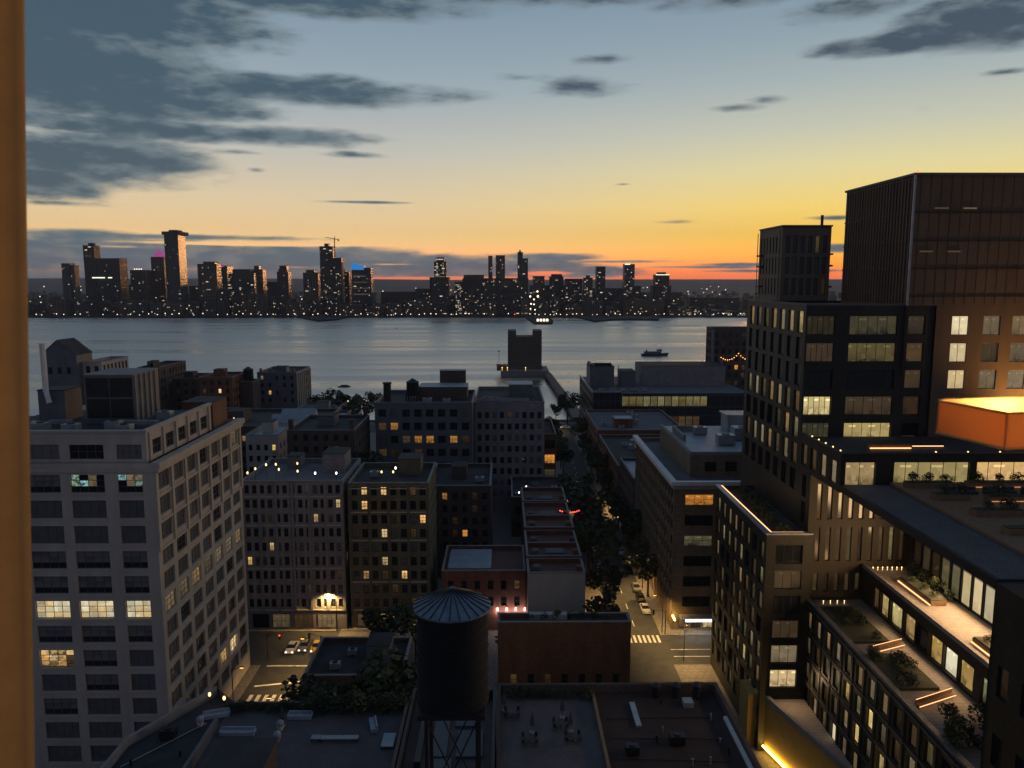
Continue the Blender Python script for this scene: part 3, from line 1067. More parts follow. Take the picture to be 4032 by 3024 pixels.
gw = chooser(47, {'glass_dark': 30, 'glass_blind': 2, 'dim_brown': 4, 'lit_orange': 1.2, 'dim_olive': 1})
B4 = building("dark_block", "almost black brick block with a few dim windows right behind the water tank", (-19.1, -3.5, 190, 214, 0, 24), 'dark_brick', 'roof_dark',
              F=dict(us=spread(-18.8, -3.8, 6, 1.3), zs=floors(3.5, 6, 3.2, 1.8, .9), nx=2, ny=2, pick=gw), R_=dict(us=spread(191, 213, 7, 1.3), zs=floors(3.5, 6, 3.2, 1.8, .9), pick=gw))
roof_box(B4, "bulkhead", -14, -10, 200, 206, 23.1, 26.4, 'dark_brick')
fan_unit(B4, -6.5, 197, 23.1, 1.1)

C1 = building("cream_house", "small cream rendered building with one yellow window behind the grey block", (-77.6, -67.9, 230, 250, 0, 29), 'white_wall', 'roof_silver',
              F=dict(us=spread(-77.4, -68.1, 4, 1.1), zs=floors(3, 7, 3.4, 1.8, .9), pick=lambda i, j: 'lit_gold' if (i, j) == (3, 6) else 'glass_dark'), R_=dict(us=spread(231, 249, 5, 1.2), zs=floors(3, 7, 3.4, 1.8, .9)))
roof_box(C1, "bulkhead", -75, -71.5, 238, 243, 28, 31.5, 'white_wall')
C2 = building("brick_block", "dark brick block with corner chimneys beyond the grey apartment roof", (-60.9, -42.1, 215, 240, 0, 33.3), 'dark_brick', 'roof_dark',
              F=dict(us=spread(-60, -43, 6, 1.3), zs=floors(3, 9, 3.3, 1.8, .9), pick=chooser(6, {'glass_dark': 9, 'glass_blind': 1, 'dim_brown': 1})), R_=dict(us=spread(216, 239, 6, 1.3), zs=floors(3, 9, 3.3, 1.8, .9)))
for (x, y) in ((-60, 216.2), (-43, 216.2), (-43, 238)):
    MB().box(x - .6, x + .6, y - .6, y + .6, 32.4, 36).box(x - .75, x + .75, y - .75, y + .75, 36, 36.3).build("chimney", 'dark_brick', C2)
roof_box(C2, "bulkhead", -55, -50, 226, 232, 32.4, 35.4, 'slate_panel')
C3 = building("garage_block", "low dark block with a pale pitched skylight among rooftops left of centre", (-100, -62, 255, 290, 0, 27), 'dark_brick', 'roof_dark',
              F=dict(us=spread(-99, -63, 10, 1.6), zs=floors(3, 6, 3.6, 1.9, .9), pick=chooser(8, {'glass_dark': 9, 'dim_beige': 1})))
sk = MB()
for k in range(2):
    y = 262 + k * 12
    sk.quad((-80, y, 26.2), (-68, y, 26.2), (-68, y + 4, 29.2), (-80, y + 4, 29.2)).quad((-80, y + 8, 26.2), (-80, y + 4, 29.2), (-68, y + 4, 29.2), (-68, y + 8, 26.2))
    sk.quad((-80, y, 26.2), (-80, y + 4, 29.2), (-80, y + 8, 26.2), (-80, y + 8, 26.1)).quad((-68, y, 26.2), (-68, y + 8, 26.2), (-68, y + 4, 29.2), (-68, y + 4.01, 29.2))
sk.build("skylight", 'roof_silver', C3)
roof_box(C3, "bulkhead", -96, -90, 266, 274, 26, 30, 'dark_brick')

D1 = building("low_shed", "low dark flat-roofed shed with a pale side wall beside the left street", (-33.5, -17, 122, 136, 0, 10), 'dark_brick', 'roof_dark',
              F=dict(us=spread(-33, -18, 4, 2.0), zs=[(1.0, 3.4), (5.2, 7.6)], nx=2, ny=2, pick=chooser(9, {'glass_dark': 4, 'glass_blind': 1})))
roof_box(D1, "bulkhead", -24, -20, 128, 133, 9.1, 12.2, 'slate_panel')
fan_unit(D1, -29, 126, 9.1, .9)
fan_unit(D1, -27, 131, 9.1, .8)

# ------------------------------------------------------------------ rooftops farther left, up to the river
gb = thing("gabled_warehouse", "grey warehouse with a steep gable end against the river at far left", "building", (-148.5, 260, 0))
poly = [(-154.3, 0), (-142.6, 0), (-142.6, 50.4), (-148.6, 55.2), (-154.3, 50.4)]
b = MB()
n = len(poly)
b.v += [(x, 260, z) for x, z in poly] + [(x, 270, z) for x, z in poly]
b.f += [tuple(range(n)), tuple(reversed(range(n, 2 * n)))] + [(k, (k + 1) % n, n + (k + 1) % n, n + k) for k in (0, 1, 4)]
b.m += [0] * 5
b.build("wall", 'slate_panel', gb)
MB().quad((-142.3, 259.7, 50.2), (-142.3, 270.3, 50.2), (-148.6, 270.3, 55.35), (-148.6, 259.7, 55.35)).quad((-154.6, 259.7, 50.2), (-148.6, 259.7, 55.35), (-148.6, 270.3, 55.35), (-154.6, 270.3, 50.2)).build("roof", 'roof_dark', gb)
for k in range(3):
    place_window(gb, 'F', 260, -151.6 + k * 3.1, 44, 1.3, 2.2, 2, 2, 'frame_dark', 'glass_dark', -.05)
building("arcade_house", "pale house with a row of tall arched top windows beside the gabled warehouse", (-142.5, -136, 263, 282, 0, 47.6), 'cream_stone', 'roof_dark',
         R_=dict(us=spread(263.5, 281.5, 7, 1.5), zs=floors(35, 3, 4.0, 2.6, .8), pick=chooser(51, {'glass_dark': 1})), F=dict(us=spread(-142, -136.4, 2, 1.4), zs=floors(19, 7, 4, 2.4, .8)))
dk = [("brick_tenement", "dark square rooftop block with a flat top left of the red brick house", (-150, -141.2, 318, 345, 0, 39.6), 'dark_brick'),
      ("low_tenement", "long dark tenement with chimneys below the river, left of the red brick house", (-141, -127, 330, 350, 0, 33.5), 'dark_brick'),
      ("red_brick_house", "red brick house with a stepped top left of the river view", (-126.8, -113.1, 322, 342, 0, 35), 'red_brick'),
      ("grey_tenement", "wide grey tenement behind the pale loft roof at far left", (-128, -80, 178, 206, 0, 39), 'slate_panel'),
      ("corner_block", "tall dark block with pale window piers standing in front of the river, left of centre", (-111.6, -93.9, 350, 375, 0, 33.7), 'slate_panel'),
      ("plain_house", "low plain house with a tan roof beside the riverside trees, left of centre", (-90, -72, 330, 352, 0, 20), 'grey_brick'),
      ("brick_row_house", "low brown row house below the dark block with window piers", (-118, -96, 296, 318, 0, 22), 'brown_brick'),
      ("silver_roof_house", "low house with a pale metal roof above the yellow lit cream building", (-84, -64, 300, 322, 0, 21), 'dark_brick')]
for k, (nm, lb, bx, wm) in enumerate(dk):
    x0, x1, y0, y1, z0, z1 = bx
    o = building(nm, lb, bx, wm, 'roof_silver' if nm in ('silver_roof_house', 'grey_tenement') else ('roof_grey' if k % 2 else 'roof_dark'),
                 F=dict(us=spread(x0 + .5, x1 - .5, max(3, int((x1 - x0) / 3)), 1.2), zs=floors(z1 - 3.4 * 4 - .8, 4, 3.4, 1.9, .9), pick=chooser(60 + k, {'glass_dark': 14, 'glass_blind': 2, 'dim_beige': 1, 'lit_warm': .5})),
                 R_=dict(us=spread(y0 + .5, y1 - .5, max(3, int((y1 - y0) / 3)), 1.4), zs=floors(z1 - 3.4 * 4 - .8, 4, 3.4, 2.2, .6), pick=chooser(80 + k, {'glass_dark': 14, 'glass_blind': 3})))
    rr = random.Random(90 + k)
    if nm != 'silver_roof_house':
        w = (x1 - x0) * .3
        cx = rr.uniform(x0 + w, x1 - w)
        roof_box(o, "bulkhead", cx - w / 2, cx + w / 2, y0 + 5, y0 + 10, z1 - .9, z1 + rr.uniform(1.8, 3.2), wm)
    for q in range(3):
        x = rr.uniform(x0 + 1, x1 - 1)
        MB().box(x - .5, x + .5, y0 + 1.2, y0 + 2.2, z1 - .9, z1 + rr.uniform(1, 2.4)).build("chimney", wm, o)
    if nm == "corner_block":
        for q in range(8):
            y = 350.5 + q * 3.4
            MB().box(-93.88, -93.5, y - .45, y + .45, 14, 33).build("window_pier", 'pale_stone', o)
water_tank("small wooden water tank on the roof right of the red brick house", -110.5, 335, 31, 2.2, 4.0, 1.5)
MB_tank_house = building("tank_house", "low dark house carrying a small water tank right of the red brick house", (-113, -107.5, 331, 341, 0, 31.9), 'dark_brick', 'roof_dark')

# ------------------------------------------------------------------ central warehouse block near the river
gwm = chooser(71, {'glass_dark': 30, 'glass_blind': 5, 'dim_brown': 2})
sp = {(1, 5): 'lit_orange', (2, 4): 'dim_brown', (3, 4): 'lit_orange', (4, 4): 'lit_orange', (6, 4): 'lit_orange', (7, 4): 'dim_brown', (1, 3): 'dim_brown'}
M1 = building("warehouse", "broad dark warehouse with a few orange windows and rooftop tanks at centre", (-39.5, -9.9, 235, 262, 0, 38), 'slate_panel', 'roof_dark',
              F=dict(us=spread(-39.2, -10.2, 8, 2.3), zs=floors(8, 7, 4.1, 2.3, 1.0), nx=3, ny=2, pick=lambda i, j: sp.get((i, j), gwm(i, j))))
roof_box(M1, "bulkhead", -27.5, -12, 246, 256, 37, 41.2, 'dark_brick', 'roof_silver')
roof_box(M1, "bulkhead", -21.5, -13, 257, 261, 37, 45.2, 'dark_brick', 'roof_silver')
MB().cyl(-36.6, 241, 37, 43, 1.2, n=12).cyl(-36.6, 241, 43, 43.5, 1.4, n=12).build("steel_flue", 'dark_metal', M1)
for k in range(4):
    MB().box(-31.2 + k * .8, -30.8 + k * .8, 243, 243.5, 37, 40 + (k % 2) * .8).build("chimney", 'dark_metal', M1)
fan_unit(M1, -24, 239.5, 37, 1.4)
fan_unit(M1, -18, 239.5, 37, 1.2)
water_tank("wooden water tank with pointed roof on the broad dark warehouse", -29.0, 244, 37, 2.1, 3.8, 2.0)
M2 = building("brick_annex", "pale grey warehouse with paired windows between the dark warehouse and the street", (-9.7, 12.8, 248, 285, 0, 36), 'grey_brick', 'roof_dark',
              F=dict(us=spread(-9.3, 12.4, 9, 1.3), zs=floors(4, 8, 3.7, 2.0, .9), nx=2, ny=2, pick=chooser(73, {'glass_dark': 12, 'glass_blind': 5, 'dim_brown': .5})),
              R_=dict(us=spread(249, 284, 9, 1.4), zs=floors(4, 8, 3.7, 2.0, .9), pick=chooser(74, {'glass_dark': 12, 'glass_blind': 3})))
roof_box(M2, "bulkhead", 1.5, 9.5, 262, 272, 35.1, 39.8, 'slate_panel', 'roof_silver')
for (x, y) in ((-6, 254), (-3.2, 254), (4, 254)):
    fan_unit(M2, x, y, 35.1, 1.3, 'dark_metal')
MB().box(-9, 8, 251, 251.15, 35.9, 36.9).build("railing", 'steel', M2)
M3 = building("low_wing", "lower brick wing with a glowing ground floor beside the street at centre", (12.9, 17.2, 256, 285, 0, 24), 'brown_brick', 'roof_dark',
              F=dict(us=[(13.4, 16.8)], zs=[(3, 6.5), (9, 12), (14, 17), (19, 22)], pick=lambda i, j: ['lit_cool', 'dim_olive', 'lit_orange', 'glass_dark'][j]),
              R_=dict(us=spread(257, 284, 7, 1.6), zs=floors(3, 5, 4, 2.2, .8)))
B5 = building("dark_bar", "low black flat-roofed bar with rooftop lamps halfway along the street", (2, 17.6, 222, 246, 0, 12), 'dark_brick', 'roof_dark',
              F=dict(us=spread(2.5, 17, 5, 1.6), zs=[(2, 4.4), (6.5, 9)], pick=chooser(75, {'glass_dark': 3, 'lit_orange': 1})))
for k in range(5):
    fan_unit(B5, 4 + k * 2.8, 228 + (k % 3) * 5, 11.1, .9)

# ------------------------------------------------------------------ row houses on the left of the street
rowy = [154, 162.5, 171.5, 181, 191, 204, 218]
for k in range(6):
    y0, y1 = rowy[k], rowy[k + 1] - .05
    lbl = ["brick row house with a blank white end wall facing the yard", "second red brick row house behind the white end wall", "third red brick row house behind the white end wall", "fourth red brick row house back from the white end wall", "fifth red brick row house back from the white end wall", "farthest red brick row house, next to the black bar"][k]
    h = 15.2 + (0, .5, .2, .9, .4, .8)[k]
    o = building("row_house", lbl, (4.7, 16.6, y0, y1, 0, h), 'red_brick', 'roof_rust', group="brick row houses along the street",
                 R_=dict(us=spread(y0 + .4, y1 - .4, 3, 1.1), zs=floors(.8, 4, 3.5, 2.0, .9), ny=2, pick=chooser(100 + k, {'glass_dark': 12, 'lit_warm': 1, 'dim_brown': 2})))
    if k == 0:
        MB().box(4.72, 16.58, 153.86, 153.98, .2, 15.1).build("white_end_wall", 'white_wall', o)
    rr = random.Random(200 + k)
    MB().box(14.8, 15.9, y0 + .5, y0 + 2.2, h - .9, h + 1.1).build("chimney", 'red_brick', o)
    MB().box(6, 7.4, y0 + 3, y0 + 4.6, h - .9, h + .2).build("skylight", 'roof_grey', o)
    if k in (1, 4, 5):
        MB().box(9, 13, y0 + 2, y0 + 5, h - .9, h + .1).build("roof_deck", 'roof_grey', o)
G1 = building("brick_house", "wide red brick house with a pale blue roof beside the white end wall", (-13.5, 4.4, 160, 176, 0, 13.4), 'red_brick', 'roof_rust',
              F=dict(us=spread(-13, 4, 6, 1.2), zs=[(5.6, 7.6), (9.2, 11.2)], ny=2, pick=chooser(110, {'glass_dark': 8, 'dim_brown': 2})))
MB().box(-12.5, -3, 163, 175, 12.6, 12.9).build("metal_roof", 'roof_silver', G1)
for k in range(4):
    x = -1.6 + k * 1.95
    s = MB().box(x - .12, x + .12, 159.7, 159.98, 4.6, 5.2).build("wall_lamp", 'bulb_white', G1)
    l = bpy.data.lights.new("wall_lamp_light", 'POINT')
    l.energy = 120
    l.color = (1.0, .82, .8)
    l.shadow_soft_size = .15
    lo = bpy.data.objects.new("wall_lamp_light", l)
    COL.objects.link(lo)
    lo.parent = G1
    lo.location = (x - G1.location[0], 159.35 - 160, 4.5)
BR = building("corner_building", "long low brown brick building with a planted roof on the near corner of the street", (-1.3, 23.0, 135, 139, 0, 13.2), 'brown_brick', 'roof_dark',
              F=dict(us=spread(0, 22, 7, 1.2), zs=[(1.0, 3.2)], ny=2, pick=chooser(111, {'glass_dark': 4, 'dim_brown': 1})), parapet=.5)
MB().box(9, 18, 134.9, 134.99, 9.6, 9.85).build("stone_band", 'brown_brick', BR)
MB().box(4.5, 11.5, 137.2, 138.5, 12.7, 13.7).build("planter", 'roof_silver', BR)

# ------------------------------------------------------------------ right of the street
gw = chooser(121, {'glass_dark': 20, 'glass_blind': 4, 'dim_brown': 3})
r1 = {(0, 8): 'lit_orange', (1, 8): 'lit_orange', (2, 8): 'dim_brown', (5, 8): 'lit_gold', (0, 4): 'lit_cool', (1, 4): 'dim_olive'}
R1 = building("cornice_building", "tan brick office building with a bright white cornice on the right of the street", (36, 75, 160, 209, 0, 32.2), 'tan_brick', 'roof_grey',
              F=dict(us=[(38.2, 44.2)] + spread(46, 74, 4, 5.2), zs=floors(4.0, 6, 4.5, 2.3, 1.2), nx=3, ny=2, pick=lambda i, j: {(0, 5): 'lit_orange', (0, 3): 'dim_olive', (1, 5): 'dim_brown'}.get((i, j), gw(i, j))),
              L=dict(us=spread(161, 208, 16, 1.7), zs=floors(4.0, 8, 3.4, 2.1, .8), nx=2, ny=2, pick=chooser(122, {'glass_dark': 14, 'glass_blind': 3, 'dim_brown': 1})))
MB().box(35.0, 75.3, 159.0, 160.3, 32.2, 33.0).box(35.0, 36.3, 160.3, 209.3, 32.2, 33.0).build("cornice", 'white_paint', R1)
MB().box(35.5, 75.2, 159.6, 159.97, 31.3, 32.1).box(35.5, 35.97, 159.97, 209.2, 31.3, 32.1).build("frieze", 'pale_stone', R1)
for y in [160.6 + 47.8 / 16 * k for k in range(17)]:
    MB().box(35.82, 35.99, y - .3, y + .3, .5, 31).build("pilaster", 'tan_brick', R1)
ph_ = roof_box(R1, "penthouse", 41.4, 75, 170, 203.6, 31.3, 36.4, 'tan_brick', 'roof_silver')
MB().box(41.3, 75.1, 169.9, 170.5, 36.55, 37).box(41.3, 41.9, 170.5, 203.7, 36.55, 37).build("penthouse_parapet", 'concrete', R1)
for k in range(6):
    place_window(R1, 'F', 170, 46 + k * 4.6, 32.6, 2.6, 2.2, 2, 1, 'frame_dark', 'dim_brown' if k in (2, 4) else 'glass_dark', -.05)
for (x, y, s_) in ((52, 180, 2.0), (58, 186, 2.6), (64, 181, 2.4), (49, 192, 1.6), (69, 190, 2.2)):
    fan_unit(R1, x, y, 36.55, s_)
MB().box(57, 75, 196, 202, 36.55, 40.5).box(56.5, 75.3, 195.5, 202.5, 40.5, 40.9).build("mechanical_shed", 'roof_silver', R1)
MB().box(43, 50, 196, 196.6, 36.6, 38).box(43, 43.6, 184, 196, 36.6, 38).build("screen_wall", 'concrete', R1)
cn = MB().box(37.6, 45.2, 157.6, 159.95, 3.2, 3.5).build("canopy", 'concrete', R1)
MB().box(38.4, 44.4, 157.45, 157.59, 2.9, 3.4).build("light_strip", 'strip_white', cn, off=tuple(R1.location))
MB().box(36.05, 36.3, 157.6, 159.9, 3.1, 3.4).build("light_strip", 'strip_gold', cn, off=tuple(R1.location))
for i in range(3):
    place_window(R1, 'F', 160, 38.6 + 2.6 * i, .5, 2.1, 2.4, 2, 1, 'frame_dark', ['dim_beige', 'dim_brown', 'lit_warm'][i], -.05)
l = bpy.data.lights.new("canopy_light", 'AREA')
l.shape = 'RECTANGLE'
l.size, l.size_y = 6, .4
l.energy = 260
l.color = (1, .96, .85)
lo = bpy.data.objects.new("canopy_light", l)
COL.objects.link(lo)
lo.parent = R1
lo.location = (41.4 - R1.location[0], 157.4 - 160, 3.0)

lowb = [("brick_garage", "low brick building with a pale metal roof behind the white cornice building", (36, 60, 212, 238, 0, 20), 'dark_brick', 'roof_silver'),
        ("flat_workshop", "flat dark workshop roof farther behind the white cornice building", (36, 66, 242, 292, 0, 16.5), 'brown_brick', 'roof_dark'),
        ("long_depot", "long low depot next to the dark glass riverside office", (36, 70, 296, 344, 0, 17.5), 'red_brick', 'roof_grey')]
for k, (nm, lb, bx, wm, rm) in enumerate(lowb):
    x0, x1, y0, y1, z0, z1 = bx
    o = building(nm, lb, bx, wm, rm, L=dict(us=spread(y0 + .5, y1 - .5, int((y1 - y0) / 3.2), 1.5), zs=floors(1, int(z1 / 3.8), 3.8, 2.1, .9), pick=chooser(130 + k, {'glass_dark': 12, 'dim_brown': 2, 'lit_warm': 1})),
                 F=dict(us=spread(x0 + .5, x1 - .5, int((x1 - x0) / 3.2), 1.5), zs=floors(1, int(z1 / 3.8), 3.8, 2.1, .9)))
    rr = random.Random(140 + k)
    for q in range(5):
        fan_unit(o, rr.uniform(x0 + 3, x1 - 3), rr.uniform(y0 + 4, y1 - 4), z1 - .9, rr.uniform(.9, 1.8))
    roof_box(o, "bulkhead", x0 + 8, x0 + 15, y0 + 10, y0 + 17, z1 - .9, z1 + 2.6, wm, 'roof_silver')

# dark glass office by the river
GO = thing("glass_office", "dark blue glass office with long glowing window bands by the river", "building", (66, 350, 0))
facade(GO, 'F', 350, 40, 53, 0, 24.4, spread(40.4, 52.8, 5, 2.1), floors(1, 6, 3.9, 3.4, .2), 'mullion_blue', nx=3, ny=1, frame='mullion_blue', pick=lambda i, j: 'glass_blue', depth=.15)
ribbon = [(2.0, 6.6), (8.6, 13.4), (14.0, 17.4), (18.0, 22.6)]
facade(GO, 'F', 350.2, 53, 112, 0, 24.0, spread(53.3, 111.8, 18, 2.95), ribbon, 'mullion_blue', nx=4, ny=2, frame='mullion_blue', depth=.2,
       pick=lambda i, j: 'glass_blue' if j in (0, 2) and not (j == 0 and i < 2) else ('dim_ribbon' if i < 7 or (j == 3 and i < 12) else ('dim_brown' if i < 11 else 'glass_blue')))
facade(GO, 'L', 40, 350, 412, 0, 24.4, spread(350.4, 411.6, 20, 2.3), floors(1, 6, 3.9, 3.2, .3), 'mullion_blue', nx=2, ny=1, frame='mullion_blue', pick=lambda i, j: ('dim_olive' if (i * 7 + j * 3) % 5 == 0 else ('lit_gold' if j == 0 and i in (1, 2, 3) else 'glass_blue')), depth=.15)
MB().quad((40, 350, 23.8), (112, 350.2, 23.8), (112, 412, 23.8), (40, 412, 23.8)).build("roof", 'roof_grey', GO)
MB().quad((40, 412, 0), (112, 412, 0), (112, 412, 24), (40, 412, 24)).quad((112, 350, 0), (112, 412, 0), (112, 412, 24), (112, 350, 24)).build("wall", 'mullion_blue', GO)
MB().box(39.8, 40.4, 349.8, 412, 24.4, 25).box(40.4, 53, 349.8, 350.4, 24.4, 25).build("coping", 'steel', GO)
roof_box(GO, "bulkhead", 40.6, 52.1, 368, 384, 23.8, 34.2, 'slate_panel')
MB().box(41, 42, 368.5, 383.5, 34.3, 35.4).box(43, 51, 370, 370.4, 34.3, 35.8).build("railing", 'dark_metal', GO)
roof_box(GO, "bulkhead", 56, 63, 372, 384, 23.8, 31.4, 'slate_panel')
roof_box(GO, "bulkhead", 67, 108, 378, 398, 23.8, 33.4, 'concrete')
for q in range(5):
    fan_unit(GO, 45 + q * 5, 358, 23.8, 1.2)

RB = building("riverside_tower", "dark brick tower with string lights rising beside the black office block", (106.3, 150, 398, 410, 0, 50.7), 'dark_brick', 'roof_dark',
              F=dict(us=spread(107, 149, 12, 1.8), zs=floors(8, 10, 4.1, 2.4, .8), nx=2, ny=2, pick=chooser(150, {'glass_dark': 12, 'dim_brown': 3, 'lit_orange': .7})), L=dict(us=spread(398.5, 409.5, 4, 1.6), zs=floors(8, 10, 4.1, 2.4, .8), pick=chooser(151, {'glass_blind': 3, 'glass_dark': 2})))
for k, x in enumerate((106.6, 111.5)):
    MB().box(x - .6, x + .6, 397.2, 397.95, 0, 50 - 16 * k).build("concrete_pier", 'concrete', RB)
sl = thing("string_light", "garland of tiny orange bulbs strung across the dark riverside brick tower", "string light", (118, 397.4, 36))
pts = []
for s_ in range(2):
    for k in range(9):
        t = k / 8
        pts.append((111 + s_ * 9 + t * 9, 397.4, 35.8 - 2.2 * (4 * t * (1 - t)) + (t if s_ == 0 else 1 - t) * 2.0))
wb = MB()
for a, c in zip(pts[:-1], pts[1:]):
    wb.tube(a, c, .03, 4)
wb.build("wire", 'black_metal', sl)
for a in pts:
    MB().ball((a[0], a[1] - .1, a[2] - .12), .14, n=6, rings=4).build("bulb", 'bulb_orange', sl)

# ------------------------------------------------------------------ dark stepped office complex, right foreground
GS = 'green_stone'
X0 = 47.6
OC = thing("office_complex", "huge dark stepped office complex with lit windows and terraces filling the right side", "building", (60, 100, 0))
warm = chooser(161, {'dim_beige': 10, 'dim_olive': 3, 'dim_brown': 4, 'glass_dark': 3, 'lit_gold': .4})
# street wing
z9 = [(34.3 - 4.1 * k - 3.0, 34.3 - 4.1 * k) for k in range(8)]
facade(OC, 'L', 40.5, 116, 145, 0, 36, spread(116.3, 144.7, 8, 2.15), z9, GS, nx=1, ny=1, pick=warm, depth=.35)
facade(OC, 'F', 116, 40.5, X0, 9.4, 36, [(42.0, 46.2)], [(z, t) for z, t in z9 if z > 9.8], GS, nx=3, ny=1, depth=.35,
       pick=lambda i, j: ['glass_dark', 'dim_brown', 'glass_dark', 'dim_brown', 'dim_beige', 'lit_warm'][min(j, 5)])
MB().quad((40.5, 145, 0), (X0, 145, 0), (X0, 145, 36), (40.5, 145, 36)).quad((40.5, 116, 0), (X0, 116, 0), (X0, 116, 9.4), (40.5, 116, 9.4)).build("wall", GS, OC)
tr = MB().quad((40.5, 116, 35.2), (X0, 116, 35.2), (X0, 145, 35.2), (40.5, 145, 35.2)).build("terrace", 'roof_dark', OC)
MB().box(40.3, 41.2, 115.8, 145.2, 36, 36.25).box(41.2, X0, 115.8, 116.5, 36, 36.25).build("coping", 'steel', OC)
MB().box(41.22, 41.5, 116.8, 144.6, 35.9, 36.2).box(41.5, 46.5, 116.52, 116.75, 35.9, 36.2).build("light_strip", 'strip_warm', OC)
# podium with golden side wall and patio
MB().prism([(41.5, 115.98), (X0 - .02, 93), (X0 - .02, 115.98)], 0, 8.6).build("podium", 'gold_wall', OC)
MB().prism([(41.7, 115.97), (X0 - .02, 93.8), (X0 - .02, 115.97)], 8.6, 8.9).build("patio", 'terrace_stone', OC)
MB().prism([(41.35, 115.97), (X0 - .05, 92.6), (X0 - .03, 94.2), (42.0, 115.97)], 8.6, 9.5).build("patio_parapet", 'concrete', OC)
MB().tube((41.2, 115.6, 1.2), (47.3, 92.6, 1.2), .16, 6).build("light_strip", 'strip_gold', OC)
MB().box(39.2, 41.0, 117.5, 122, 0, 9.0).build("entrance_pier", 'gold_wall', OC)
# main block: tall left wall, front with window groups
zm = [(66.6 - 4.3 * k, 70.1 - 4.3 * k) for k in range(8)]


def pick_main(i, j):
    r = warm(i + 20, j)
    if j in (1, 2):
        return 'glass_blind'
    if j in (4, 6, 7):
        return r if i < 3 and j == 4 else 'glass_dark'
    return 'lit_gold' if (i * 5 + j * 3) % 11 == 0 else ('dim_beige' if r != 'glass_dark' else 'dim_olive')


usA = spread(123.4, 152, 7, 2.5)
facade(OC, 'L', X0, 123, 153, 25.5, 71, usA, zm, GS, nx=1, ny=1, pick=lambda i, j: pick_main(i, j), depth=.4, only=lambda i, j: j < 7)
usB = spread(108.3, 122.8, 4, 2.3)
facade(OC, 'L', X0, 107.5, 123, 45, 50.5, usB, [(45.8, 49.2)], GS, pick=lambda i, j: 'dim_beige', depth=.4)
facade(OC, 'L', X0, 117.9, 123, 25.5, 45, [(119.6, 121.2)], zm[6:8], GS, depth=.4)
gA = [(47.9, 52.3), (54.6, 62.2), (63.9, 66.6)]
fr5 = [(66.4 - 4.3 * k, 69.4 - 4.3 * k) for k in range(5)]
fa = {(0, 0): 'dim_olive', (1, 0): 'dim_olive', (2, 0): 'dim_brown', (0, 1): 'dim_brown', (1, 1): 'dim_olive', (2, 1): 'dim_brown', (0, 2): 'glass_dark', (1, 2): 'glass_dark', (2, 2): 'dim_brown',
      (0, 3): 'lit_gold', (1, 3): 'dim_brown', (2, 3): 'dim_brown', (0, 4): 'dim_olive', (1, 4): 'lit_gold', (2, 4): 'glass_dark'}
facade(OC, 'F', 123, X0, 68, 45, 71, gA, fr5, GS, nx=lambda i: (5, 5, 1)[i], ny=1, pick=lambda i, j: fa[(i, j)], depth=.4)
gT = [(70.6, 73.3), (75.6, 78.3), (80.2, 82.9), (85, 87.7), (90, 92.7)]
facade(OC, 'F', 122.6, 68, 110, 45, 71, gT, fr5[:4], 'terracotta_brown', nx=2, ny=1, frame='frame_pale', depth=.3, pick=lambda i, j: 'lit_cream' if i == 0 and j < 3 else ('dim_beige' if j < 3 and i < 4 else 'dim_brown'))
MB().quad((X0, 123, 70.6), (110, 123, 70.6), (110, 153, 70.6), (X0, 153, 70.6)).build("roof", 'roof_dark', OC)
MB().box(X0 - .1, X0 + .5, 122.9, 153, 71, 71.3).box(X0 + .5, 63, 122.9, 123.5, 71, 71.3).build("coping", 'frame_grey', OC)
MB().quad((X0, 153, 0), (110, 153, 0), (110, 153, 71), (X0, 153, 71)).build("wall", GS, OC)
# rear slim tower
T1 = [(84.2, 87.0)]
tw = chooser(163, {'glass_grey': 14, 'dim_brown': 6, 'glass_blind': 3})
zt = [(72.0 + 4.2 * k, 75.4 + 4.2 * k) for k in range(3)]
facade(OC, 'F', 158, 55.6, 65.4, 60, 85.6, spread(56, 65, 6, .8), zt, 'terracotta_pale', pick=tw, depth=.15)
facade(OC, 'L', 55.6, 158, 172, 60, 85.6, spread(158.4, 171.6, 7, .8), zt, 'terracotta_pale', pick=tw, depth=.15)
MB().quad((55.6, 158, 85.4), (65.4, 158, 85.4), (65.4, 172, 85.4), (55.6, 172, 85.4)).quad((65.4, 158, 60), (65.4, 172, 60), (65.4, 172, 85.6), (65.4, 158, 85.6)).quad((55.6, 172, 60), (65.4, 172, 60), (65.4, 172, 85.6), (55.6, 172, 85.6)).build("roof", 'roof_dark', OC)
MB().box(55.4, 65.6, 157.8, 158.3, 85.6, 85.9).box(55.4, 55.9, 158.3, 172, 85.6, 85.9).build("coping", 'frame_grey', OC)
MB().cyl(64.2, 160, 85.6, 88.0, .3, n=8).build("vent_pipe", 'dark_metal', OC)
for z in (73.5, 77.7, 80.0):
    MB().box(65.42, 66.1, 158.2, 160, z, z + .35).build("balcony_slab", 'dark_metal', OC)
    MB().box(54.9, 55.58, 169, 171.6, z, z + .35).build("balcony_slab", 'dark_metal', OC)
for y in (158.2, 171.8):
    MB().box(55.1, 55.2, y - .1, y + .1, 60, 85).build("cable", 'dark_metal', OC)
